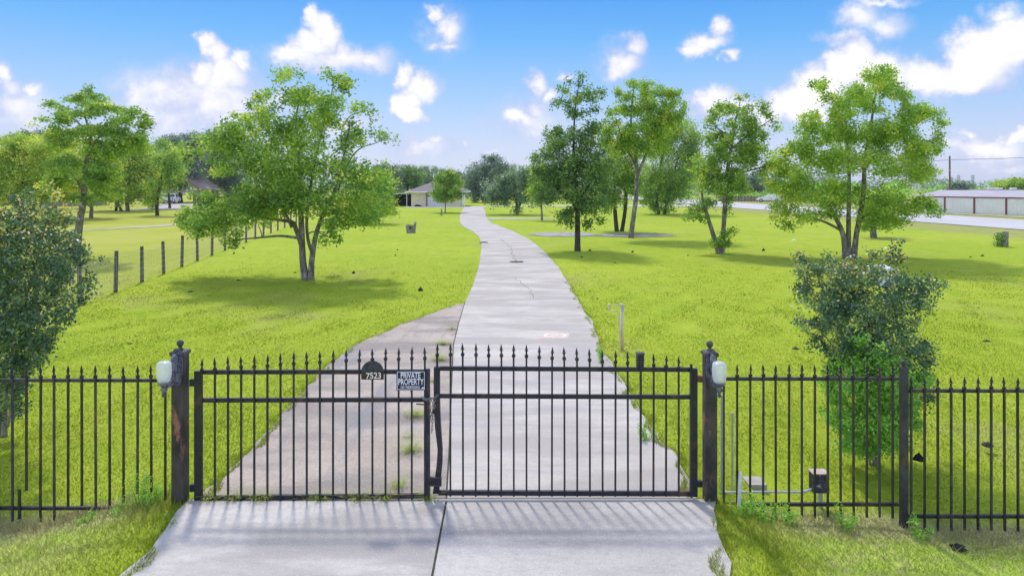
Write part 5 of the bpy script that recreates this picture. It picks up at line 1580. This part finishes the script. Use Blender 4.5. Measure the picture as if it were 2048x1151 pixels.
weed(165, 6.55, -.20, .2, 'low scrubby weed in the middle of the broken fence', 4)
weed(1515, 6.52, -.16, .34, 'tallest yellow-green weed before the conduit', 5, 80)
weed(1535, 6.50, -.17, .24, 'shorter weed next to the conduit weed', 6)
weed(1575, 6.58, -.2, .24, 'dry low weed below the electrical box', 9)
weed(1690, 6.55, -.2, .22, 'thin weed at the fence foot under the green bush', 10)
weed(1480, 6.42, -.14, .28, 'bright green weed close to the pillar by the conduit', 11, 80)
weed(1840, 6.5, -.28, .2, 'scrubby weed just past the slim ball post', 12)
weed(1205, 11.9, 0., .36, 'dark weed at the lawn edge near the standpipe', 7)
weed(1295, 8.3, -.02, .26, 'weedy clump on the drive edge behind the gate', 8)

# ------------------------------------------------------------------ small things on the lawn
def lump(px, py, size, label, name='dirt_mound', cat='dirt mound', group='dark mounds on the lawn', mat=DIRT, hgt=.55, seed=0, z=None):
    c = gp(px, py)
    zz = float(ground_z(c.x, c.y)) if z is None else z
    r = random.Random(seed + int(px * 3 + py))
    m = MB()
    n, k = 10, 4
    vs, fs = [], []
    for j in range(k):
        t = j / (k - 1)
        for i in range(n):
            a = 2 * math.pi * i / n
            q_ = (math.cos(t * math.pi / 2) ** .8 + .02) * size / 2 * r.uniform(.75, 1.25)
            vs.append((c.x + q_ * math.cos(a), c.y + q_ * math.sin(a) * .8, zz - .015 + (size * hgt * t) * r.uniform(.8, 1.1)))
    for j in range(k - 1):
        for i in range(n):
            fs.append((j * n + i, j * n + (i + 1) % n, (j + 1) * n + (i + 1) % n, (j + 1) * n + i))
    fs.append(tuple((k - 1) * n + i for i in range(n)))
    o = m.add(vs, fs).build(name, mat, None, (c.x, c.y, zz))
    tag(o, label, cat, group)
    return o
for a in [(841, 580, .19, 'pointed dark mound on the lawn beside the drive', .85), (707, 546, .16, 'dark mound in the shade of the lone forked tree', .7), (590, 545, .13, 'small dark mound just behind the forked trunk', .5),
          (477, 560, .2, 'flat dark mound under the low boughs of the forked tree', .3), (382, 583, .22, 'flat dark mound near the wire fence', .3), (795, 499, .13, 'tiny dark mound nearest the hollow stump', .6),
          (791, 510, .13, 'second dark mound below the hollow stump', .5), (1180, 501, .2, 'dark mound at the foot of the straight black trunk', .7), (1164, 514, .16, 'small dark mound in front of the straight black trunk', .5),
          (1265, 504, .17, 'dark mound between the black trunk and the crooked tree', .7), (1230, 525, .15, 'low brown mound on the open lawn past the drive', .4), (1376, 510, .15, 'low mound on the lawn before the crooked tree', .4),
          (1527, 501, .19, 'dark mound on the lawn between the crooked and lime trees', .9), (1489, 588, .14, 'faint mound alone on the open lawn', .3), (1592, 697, .19, 'flat dark mound on the grass next to the orange-tipped shrub', .35),
          (1974, 682, .2, 'flat dark mound out on the lawn past the orange-tipped shrub', .3), (1941, 514, .15, 'small mound below the weedy stump', .5), (1965, 511, .19, 'larger of the mounds below the weedy stump', .5),
          (1957, 615, .15, 'thin low mound on the sunny lawn', .3), (1180, 581, .12, 'tiny mound by the drive edge', .4), (1195, 597, .12, 'tiny mound nearest the standpipe', .4), (260, 688, .14, 'low grey mound behind the broken fence', .3)]:
    lump(a[0], a[1], a[2] * .85, a[3], hgt=a[4])
lump(1838, 890, .13, 'round black lump under the fence shrub', 'black_lump', 'debris', None, TYRE, .7, z=-.16)
lump(1915, 1032, .14, 'crumpled black rag on the grass behind the lower fence', 'black_rag', 'rag', None, TYRE, .3, z=-.28)
lump(1975, 862, .14, 'small dark clod behind the lower fence', 'dirt_mound', 'dirt mound', 'dark mounds on the lawn', DIRT, .4, z=-.17)
lump(1588, 480, .28, 'scrap of white litter on the far lawn', 'paper_scrap', 'litter', None, WHITE, .3)
lump(1556, 1085, .075, 'pale blue plastic scrap in the verge grass', 'plastic_scrap', 'litter', None, LITTERBLUE, .5, z=-.14)
lump(1495, 1060, .10, 'torn blue-grey wrapper in the long grass by the pillar', 'wrapper', 'litter', None, LITTERBLUE, .4, z=-.08)
lump(1560, 1040, .08, 'white paper scrap under the fence', 'paper_scrap', 'litter', None, WHITE, .5, z=-.16)
lump(146, 1072, .13, 'grey-blue rag lying in the verge grass', 'grey_rag', 'rag', None, GALV, .35, z=-.2)

for a in [(1160, 1106, .05, 'curled brown leaf lying on the front apron'), (480, 1048, .035, 'dark dead twig scrap on the apron near the numbered gate leaf'), (625, 1085, .03, 'small black scrap near the middle of the apron'),
          (1548, 1092, .05, 'dry leaf in the verge grass beside the plastic scrap')]:
    lump(a[0], a[1], a[2], a[3], 'dry_leaf', 'litter', 'litter on the apron', DIRT, .25, z=.018 if a[0] < 1450 else -.14)

def stumps():
    c = gp(822, 465)
    g = thing('hollow_stump', c, 'grey hollow tree stump with a raised jagged side', 'stump')
    m = MB()
    n = 20
    vs, fs = [], []
    hs = []
    for i in range(n):
        a = 2 * math.pi * i / n
        h = .50 + .05 * math.sin(a * 3) + (.20 if math.cos(a) > .75 else 0)
        for (rr2, z) in ((.31, -.05), (.31, .2), (.37, h), (.27, h), (.22, .15)):
            vs.append((c.x + rr2 * math.cos(a), c.y + rr2 * math.sin(a), z))
    for i in range(n):
        j = (i + 1) % n
        for k in range(4):
            fs.append((i * 5 + k, j * 5 + k, j * 5 + k + 1, i * 5 + k + 1))
    fs.append(tuple(i * 5 + 4 for i in range(n)))
    m.add(vs, fs).build('shell', STUMPWOOD, g)
    MB().lathe((c.x, c.y - .325, .34), [(.001, -.1), (.07, -.07), (.085, 0), (.07, .07), (.001, .1)], 10).build('rot_hole_shade', DIRT, g)  # solid dark lump; its colour stands in for shade inside the hole
    c = gp(2009, 493)
    g = thing('tree_stump', c, 'upright grey stump with green suckers on one side', 'stump')
    MB().tube([(c.x + .02, c.y, -.1), (c.x + .02, c.y, .25), (c.x + .05, c.y, .77)], [.17, .15, .14], 12).build('trunk', STUMPWOOD, g)
    r = np.random.default_rng(3)
    cs = np.stack([c.x - .26 + r.normal(0, .10, 600), c.y + r.normal(0, .14, 600), r.uniform(0.02, .72, 600)], 1)
    poly_mesh('foliage', leaf_quads(cs, .10, .05, r, .2), 4, LEAF_DARK, g, np.clip(r.normal(.6, .2, 600), 0, 1), g.location)
    c = gp(883, 431)
    g = thing('hydrant_post', c, 'short weathered post standing near the young tree', 'post')
    MB().tube([(c.x, c.y, -.1), (c.x, c.y, .62)], [.09, .08], 10).build('shaft', STUMPWOOD, g)
    MB().lathe((c.x, c.y, .62), [(.09, 0), (.10, .03), (.07, .09), (.02, .12)], 10).build('cap', STUMPWOOD, g)
    # pale utility cabinet seen through the shrub
    c = gp(1763, 570)
    g = thing('utility_pedestal', c, 'pale blue-white utility pedestal behind the orange-tipped shrub', 'utility box')
    TEAL = mat2('pale_blue_plastic', (.50, .62, .68), (.60, .70, .76), 5, .5)
    w = 17 / F * c.y
    MB().box(c.x - w, c.y - w * .8, -.1, c.x + w, c.y + w * .8, .50).build('cabinet', TEAL, g)
    MB().lathe((c.x, c.y, .50), [(w * 1.15, 0), (w * 1.15, .05), (w * .8, .11), (w * .2, .14)], 12).build('lid', WHITE, g)
stumps()

# ------------------------------------------------------------------ buildings
def garage():
    Y = 102.5
    x = lambda px, y=Y: (px - 1024) / F * y
    z = lambda py, y=Y: CAM_H - (py - HZ) / F * y
    g = thing('garage_house', (x(870), Y, 0), 'cream garage with grey hip roof at the end of the drive', 'house')
    ez = 2.12
    xl, xr, yf, yb = x(821), x(918), Y + .8, Y + 9.0
    # walls: front piers beside the door, sides, back
    MB().box(xl, yf, 0, x(852) - .05, yf + .2, ez).build('wall', CREAM, g)
    MB().box(x(885) + .05, yf, 0, xr, yf + .2, ez).build('wall', CREAM, g)
    MB().box(x(852) - .05, yf, 1.92, x(885) + .05, yf + .2, ez).build('lintel', CREAM, g)
    MB().box(xl, yf + .201, 0, xl + .2, yb, ez).build('wall', CREAM, g)
    MB().box(xr - .2, yf + .201, 0, xr, yb, ez).build('wall', CREAM, g)
    MB().box(xl + .201, yb - .2, 0, xr - .201, yb, ez).build('wall', CREAM, g)
    d0, d1 = x(852) - .04, x(885) + .04
    door = MB().box(d0, yf + .08, .02, d1, yf + .14, 1.91).build('garage_door', WHITE, g)
    for k in range(4):
        MB().box(d0 + .03, yf + .065, .05 + k * .47, d1 - .03, yf + .0795, .05 + k * .47 + .43).build('door_panel', WHITE, door)
    for k in range(4):
        w = (d1 - d0) / 4
        MB().box(d0 + w * k + .12, yf + .055, 1.52, d0 + w * (k + 1) - .12, yf + .0645, 1.68).build('pane', GLASSDARK, door)
    MB().box(x(851.2), yf - .16, 0, x(853.2), yf - .02, ez).build('porch_column', mat2('brown_post', (.16, .12, .10), (.22, .17, .14), 5, .7), g)
    for px in (926, 929.5):
        MB().box(x(px) - .05, Y - .3, 0, x(px) + .05, Y - .2, ez).build('porch_column', WHITE, g)
    # hip roof
    a, b, f0, f1 = x(813), x(934), Y - .55, yb + .6
    rz = 4.05
    m = MB().add([(a, f0, ez + .18), (b, f0, ez + .18), (b, f1, ez + .18), (a, f1, ez + .18), (a + 4.2, (f0 + f1) / 2, rz), (b - 4.2, (f0 + f1) / 2, rz)],
                 [(0, 1, 5, 4), (1, 2, 5), (2, 3, 4, 5), (3, 0, 4), (3, 2, 1, 0)])
    m.build('roof', ROOF, g)
    MB().box(a - .02, f0 - .03, ez, b + .02, f1 + .03, ez + .178).build('fascia', WHITE, g)
    # things by the wall
    w = thing('wheelbarrow', (x(834), Y + .3, 0), 'black upturned wheelbarrow leaning at the garage wall', 'wheelbarrow')
    prof = [(x(828.5), .02), (x(829), .18), (x(832), .30), (x(837), .28), (x(840.5), .16), (x(841.5), .02)]
    MB().prism(prof, Y + .1, Y + .65).build('tray', TYRE, w)
    MB().tube([(x(841.5), Y + .2, .1), (x(846), Y + .2, .04)], .03, 6).build('handle', TYRE, w)
    # lean-to
    l = thing('lean_to', (x(802, 105), 105, 0), 'dark open lean-to carport beside the cream garage', 'carport')
    y1, y2 = 104.2, 109.0
    q0, q1 = x(787, 105), x(821, 105) - .15
    MB().box(q0 + .1, y2 - .12, 0, q1 - .05, y2, 1.75).build('back_wall', DARKMETAL, l)
    MB().box(q0, y1 + .2, 0, q0 + .1, y2, 1.70).build('side_wall', DARKMETAL, l)
    MB().box(q1 - .04, y1 + .4, 0, q1, y2 - .2, 1.9).build('side_wall', DARKMETAL, l)
    m = MB().add([(q0 - .15, y1, 1.82), (q1, y1, 2.02), (q1, y2 + .2, 1.98), (q0 - .15, y2 + .2, 1.78), (q0 - .15, y1, 1.92), (q1, y1, 2.12), (q1, y2 + .2, 2.08), (q0 - .15, y2 + .2, 1.88)],
                 [(3, 2, 1, 0), (4, 5, 6, 7), (0, 1, 5, 4), (1, 2, 6, 5), (2, 3, 7, 6), (3, 0, 4, 7)])
    m.build('roof', PALEMETAL, l)
    MB().box(q0 - .02, y1 + .05, 0, q0 + .08, y1 + .15, 1.82).build('post', PALEMETAL, l)
    MB().box(x(815, 105) - .05, y1 + .05, 0, x(815, 105) + .05, y1 + .15, 1.95).build('post', PALEMETAL, l)
    MB().box(x(806, 108), y2 - .16, 1.1, x(813, 108), y2 - .125, 1.35).build('daylight_panel', mat2('painted_daylight', (.55, .58, .35), (.6, .62, .4), 2, .9), l)  # solid panel, coloured to imitate daylight through the back wall
garage()

def pavilion():
    Y = 124.0
    x = lambda px, y=Y: (px - 1024) / F * y
    g = thing('pavilion', (x(380), Y, 0), 'open pavilion with tan roof and red edges beyond the field', 'pavilion')
    xr = x(402); xc = xr - 5.0; xl = xc - 5.0
    y0, y1 = Y, Y + 8.5
    ez, rz = 2.55, 6.0
    th = .18
    for s_, nm in ((1, 'roof'), (-1, 'roof')):
        xe = xr if s_ > 0 else xl
        m = MB().add([(xc, y0, rz), (xe, y0, ez), (xe, y1, ez), (xc, y1, rz), (xc, y0, rz - th), (xe, y0, ez - th), (xe, y1, ez - th), (xc, y1, rz - th)],
                     [(0, 1, 2, 3), (7, 6, 5, 4), (0, 4, 5, 1), (1, 5, 6, 2), (2, 6, 7, 3), (3, 7, 4, 0)])
        m.build(nm, TANROOF, g)
        m = MB().add([(xc, y0 - .1, rz + .05), (xe + .05 * s_, y0 - .1, ez), (xe + .05 * s_, y0 - .1, ez - .42), (xc, y0 - .1, rz - .37), (xc, y0 - .01, rz + .05), (xe + .05 * s_, y0 - .01, ez), (xe + .05 * s_, y0 - .01, ez - .42), (xc, y0 - .01, rz - .37)],
                     [(0, 1, 2, 3), (7, 6, 5, 4), (0, 4, 5, 1), (1, 5, 6, 2), (2, 6, 7, 3), (3, 7, 4, 0)])
        m.build('fascia', BROWNTRIM, g)
        MB().box(min(xe, xe + .1 * s_), y0, ez - .32, max(xe, xe + .1 * s_), y1, ez - .02).build('eave_board', BROWNTRIM, g)
    MB().box(xl + .3, y0 + .3, 2.0, xr - .3, y0 + .5, 2.25).build('tie_beam', BRICK, g)
    for xx in (xl + .4, xc, xr - .6):
        for yy in (y0 + .4, y1 - .4):
            MB().box(xx - .22, yy - .1, 0, xx + .22, yy + .3, 2.3).build('pillar', BRICK, g)
    h = thing('brick_house', (x(100, 106), 106, 0), 'low pink brick house glimpsed through the trees', 'house')
    a, b, y0, y1 = x(82, 106), x(168, 106), 106.0, 112.0
    MB().box(a, y0, 0, b, y1, 2.2).build('wall', BRICK, h)
    for px in (92, 112, 139, 152):
        w = MB().box(x(px, 106), y0 - .06, .7, x(px, 106) + .9, y0 - .002, 1.8).build('window', WHITE, h)
        MB().box(x(px, 106) + .08, y0 - .08, .78, x(px, 106) + .82, y0 - .0605, 1.72).build('pane', GLASSDARK, w)
    m = MB().add([(a - .6, y0 - .6, 2.2), (b + .6, y0 - .6, 2.2), (b + .6, y1 + .6, 2.2), (a - .6, y1 + .6, 2.2), (a + 2.2, (y0 + y1) / 2, 3.6), (b - 2.2, (y0 + y1) / 2, 3.6)],
                 [(0, 1, 5, 4), (1, 2, 5), (2, 3, 4, 5), (3, 0, 4), (3, 2, 1, 0)])
    m.build('roof', TANROOF, h)
pavilion()

def shed():
    A, B = Vector((49.2, 82.8, 0)), Vector((57.5, 64.5, 0))
    d = (B - A).normalized()
    nrm = Vector((-d.y, d.x, 0))
    if nrm.x < 0: nrm = -nrm              # away from the road
    L = (B - A).length
    g = thing('metal_shed', A.lerp(B, .5), 'long pale metal storage shed with red trim across the road', 'shed')
    H = 1.86
    nb = 6
    bay = L / nb
    def wp(s_, t, z):
        p = A + d * s_ + nrm * t
        return (p.x, p.y, z)
    for i in range(nb):
        s0, s1 = bay * i + .09, bay * (i + 1) - .09
        nr = 12
        vs, fs = [], []
        prof = []
        for k in range(nr):
            w = (s1 - s0) / nr
            a = s0 + w * k
            prof += [(a, 0), (a + w * .55, 0), (a + w * .65, -.035), (a + w * .9, -.035)]
        prof.append((s1, 0))
        for (s_, t) in prof:
            vs += [wp(s_, t, -.02), wp(s_, t, H - .1)]
        fs = [(2 * k, 2 * k + 2, 2 * k + 3, 2 * k + 1) for k in range(len(prof) - 1)]
        MB().add(vs, fs).build('wall_panel', PALEMETAL, g)
    for i in range(nb + 1):
        s_ = bay * i
        vs = [wp(s_ + a, t, z) for z in (-.02, H - .1) for a, t in ((-.085, -.07), (.085, -.07), (.085, .05), (-.085, .05))]
        MB().add(vs, [(3, 2, 1, 0), (4, 5, 6, 7), (0, 1, 5, 4), (1, 2, 6, 5), (2, 3, 7, 6), (3, 0, 4, 7)]).build('post', REDTRIM, g)
    vs = [wp(s_, t, z) for z in (H - .098, H + .03) for s_, t in ((-.1, -.12), (L + .1, -.12), (L + .1, .05), (-.1, .05))]
    MB().add(vs, [(3, 2, 1, 0), (4, 5, 6, 7), (0, 1, 5, 4), (1, 2, 6, 5), (2, 3, 7, 6), (3, 0, 4, 7)]).build('eave_trim', REDTRIM, g)
    vs = [wp(-.2, -.2, H + .032), wp(L + .2, -.2, H + .032), wp(L + .2, 4.5, H + .74), wp(-.2, 4.5, H + .74), wp(L + .2, 9.2, H + .03), wp(-.2, 9.2, H + .03)]
    MB().add(vs, [(0, 1, 2, 3), (3, 2, 4, 5)]).build('roof', ROOFMETAL, g)
    vs = [wp(s_, t, z) for z in (-.02, H) for s_, t in ((0, 8.9), (L, 8.9), (L, 9.0), (0, 9.0))]
    MB().add(vs, [(3, 2, 1, 0), (4, 5, 6, 7), (0, 1, 5, 4), (1, 2, 6, 5), (2, 3, 7, 6), (3, 0, 4, 7)]).build('back_wall', PALEMETAL, g)
    for s_ in (0, L):
        MB().add([wp(s_, .05, 0), wp(s_, 8.9, 0), wp(s_, 8.9, H + .02), wp(s_, 4.5, H + .7), wp(s_, .05, H + .02)], [(0, 1, 2, 3, 4)]).build('end_wall', PALEMETAL, g)
    # white roofs behind
    Y = 122.0
    x = lambda px: (px - 1024) / F * Y
    t = thing('white_trailer', (x(2005), Y, 0), 'long white roofed trailer behind the metal shed', 'trailer')
    MB().box(x(1965), Y, .3, x(2080), Y + 3, 2.35).build('body', WHITE, t)
    MB().box(x(1964), Y - .05, 2.351, x(2081), Y + 3.05, 2.5).build('roof', ROOFMETAL, t)
    for px in (1985, 2001, 2030):
        MB().box(x(px), Y + .6, 2.501, x(px) + .8, Y + 1.4, 2.80).build('roof_vent', WHITE, t)
    for px in (1990, 2050):
        MB().box(x(px), Y - .02, 1.2, x(px) + 1.6, Y - .001, 1.9).build('window', GLASSDARK, t)
        MB().tube([(x(px), Y + .1, .35), (x(px), Y + .4, .35)], .35, 12).build('wheel', TYRE, t)
shed()

def picket_fence_far():
    Y0 = 137.0
    x = lambda px: (px - 1024) / F * Y0
    g = thing('picket_fence', (x(1500), Y0, 0), 'far weathered picket fence across the road', 'fence')
    W_ = mat2('faded_wood', (.34, .29, .20), (.44, .38, .27), 3, .9)
    xx = x(1440)
    me = None
    while xx < x(1640):
        o = MB().box(xx, Y0, -.05, xx + .10, Y0 + .05, 1.30).build('picket', WOODPOST, g) if me is None else None
        if me is None:
            me = o.data; x_first = xx
        else:
            o = bpy.data.objects.new('picket', me); COL.objects.link(o); o.parent = g
            o.location = (xx - x_first, 0, random.uniform(-.05, .05))
        xx += .62
    for z in (.3, 1.0):
        MB().box(x(1438), Y0 + .06, z, x(1645), Y0 + .1, z + .1).build('rail', W_, g)
    MB().box(x(1438), Y0 + .12, 0, x(1645), Y0 + .16, 1.1).build('backing_boards', W_, g)
picket_fence_far()

def vehicles():
    def car(loc, rz, kind, label, cat):
        g = thing('pickup_truck' if kind == 'truck' else 'parked_car', loc, label, cat)
        g.rotation_euler = (0, 0, rz)
        def put(m, nm, mat, par=g, smooth=False):
            me = m
            o = me.build(nm, mat, None)
            o.parent = par
            return o
        # length along +y (front), width x
        L_, W2 = (5.4, .95) if kind == 'truck' else (4.4, .88)
        if kind == 'truck':
            side = [(-2.7, .50), (-2.7, 1.10), (-1.0, 1.10), (-.95, 1.12), (-.75, 1.78), (.75, 1.80), (1.35, 1.16), (2.55, 1.05), (2.7, .80), (2.65, .42), (-2.6, .42)]
        else:
            side = [(-2.2, .5), (-2.18, .95), (-1.9, 1.05), (-1.3, 1.45), (.3, 1.47), (1.0, 1.0), (2.0, .85), (2.2, .6), (2.15, .35), (-2.1, .35)]
        m = MB()
        n = len(side)
        def tw(z): return W2 * (1 if z < 1.13 else .84)
        vs = [(-tw(z), y, z) for y, z in side] + [(tw(z), y, z) for y, z in side]
        fs = [tuple(range(n - 1, -1, -1)), tuple(range(n, 2 * n))] + [(i, (i + 1) % n, (i + 1) % n + n, i + n) for i in range(n)]
        put(m.add(vs, fs), 'body', WHITE)
        w_ = W2 * .86
        if kind == 'truck':
            put(MB().add([(-w_ * .92, -.965, 1.18), (w_ * .92, -.965, 1.18), (w_ * .88, -.80, 1.68), (-w_ * .88, -.80, 1.68)], [(0, 1, 2, 3)]), 'rear_window', GLASSDARK)
            for s_ in (-1, 1):
                xx = s_ * (W2 * .84 + .012)
                xo = s_ * (W2 + .004)
                put(MB().add([(xo * .99, -.72, 1.16), (xo * .99, .15, 1.16), (xx, .15, 1.68), (xx, -.60, 1.66)], [(0, 1, 2, 3)]), 'side_window', GLASSDARK)
                put(MB().add([(xo * .99, .22, 1.16), (xo * .99, 1.15, 1.18), (xx, .72, 1.68), (xx, .22, 1.68)], [(0, 1, 2, 3)]), 'side_window', GLASSDARK)
                put(MB().box(min(s_ * .72, s_ * .93), -2.725, .72, max(s_ * .72, s_ * .93), -2.701, 1.04), 'taillight', REDTRIM)
            put(MB().box(-.9, -2.85, .38, .9, -2.705, .58), 'bumper', DARKMETAL)
            put(MB().box(-.7, -2.715, .64, .7, -2.7015, 1.05), 'tailgate', WHITE)
            wy = (-1.65, 1.75)
            wr = .40
        else:
            put(MB().add([(-w_ * .9, -1.92, 1.06), (w_ * .9, -1.92, 1.06), (w_ * .82, -1.34, 1.42), (-w_ * .82, -1.34, 1.42)], [(0, 1, 2, 3)]), 'rear_window', GLASSDARK)
            put(MB().box(-.8, -2.26, .4, .8, -2.203, .55), 'bumper', DARKMETAL)
            wy = (-1.35, 1.35)
            wr = .33
        for yy in wy:
            for s_ in (-1, 1):
                wh = put(MB().tube([(s_ * (W2 - .2), yy, wr), (s_ * (W2 + .03), yy, wr)], wr, 16), 'wheel', TYRE)
                put(MB().tube([(s_ * (W2 + .031), yy, wr), (s_ * (W2 + .045), yy, wr)], wr * .6, 12), 'rim', GALV, wh)
        return g
    c = gp(334, 407.5)
    car((c.x, c.y + 1.5, .01), R(13), 'truck', 'white pickup truck parked on the pale pad under the trees', 'truck')
    car(((1537 - 1024) / F * 131, 131, .01), R(70), 'car', 'small white car parked before the far picket fence', 'car')
    # utility pole and wire
    Y = 112.0
    x = lambda px: (px - 1024) / F * Y
    z = lambda py: CAM_H - (py - HZ) / F * Y
    g = thing('utility_pole', (x(1899.5), Y, 0), 'bare wooden utility pole rising behind the metal shed', 'utility pole')
    MB().tube([(x(1899.5), Y, -.2), (x(1899.5), Y, z(312))], [.17, .12], 10).build('shaft', WOODPOST, g)
    MB().lathe((x(1899.5), Y - .16, z(320)), [(.03, -.06), (.07, 0), (.03, .1)], 8).build('insulator', GALV, g)
    w = MB().tube([(x(1899.5), Y - .16, z(319.5)), (x(1975), Y - 3, z(318.5)), (x(2060), Y - 6, z(315.5)), (x(2250), Y - 12, z(306))], .03, 5)
    o = w.build('power_line', IRON_WORN_SHEEN)
    tag(o, 'thin dark power line running from the pole top past the shed', 'power line')
    w = MB().tube([(x(1899.5), Y - .16, z(319.5)), (x(1800), Y + 22, z(330)), (x(1600), Y + 70, z(352))], .03, 5)
    o = w.build('power_line', IRON_WORN_SHEEN)
    tag(o, 'thin dark power line running from the pole into the lime tree', 'power line')
    Y2 = 900.0
    for i, (px, lb) in enumerate(((1917, 'pale distant twin tower just past the utility pole'), (1945.5, 'pale distant twin tower farther from the utility pole'))):
        xx = (px - 1024) / F * Y2
        g = thing('distant_tower', (xx, Y2, 0), lb, 'tower', 'pale towers on the horizon')
        for s_ in (-1.25, 1.25):
            MB().lathe((xx + s_, Y2, 0), [(1.0, 0), (1.0, 17.6), (.7, 18.0)], 12).build('shaft', SILO, g)
        MB().box(xx - 1.6, Y2 - .5, 13, xx + 1.6, Y2 + .5, 13.8).build('walkway', SILO, g)
vehicles()
print('leaves', NLEAF[0])

# ------------------------------------------------------------------ thin summer haze
def haze():
    m, N, out = new_mat('haze_air')
    pv = N.n('ShaderNodeVolumePrincipled')
    pv.inputs['Color'].default_value = (.86, .91, 1.0, 1)
    pv.inputs['Density'].default_value = .00022
    pv.inputs['Anisotropy'].default_value = .2
    N.nt.links.new(pv.outputs[0], out.inputs['Volume'])
    o = MB().box(-2450, -650, -1.2, 2450, 2650, 24).build('haze', m)
    tag(o, 'thin pale summer haze over the whole place', kind='stuff')
haze()
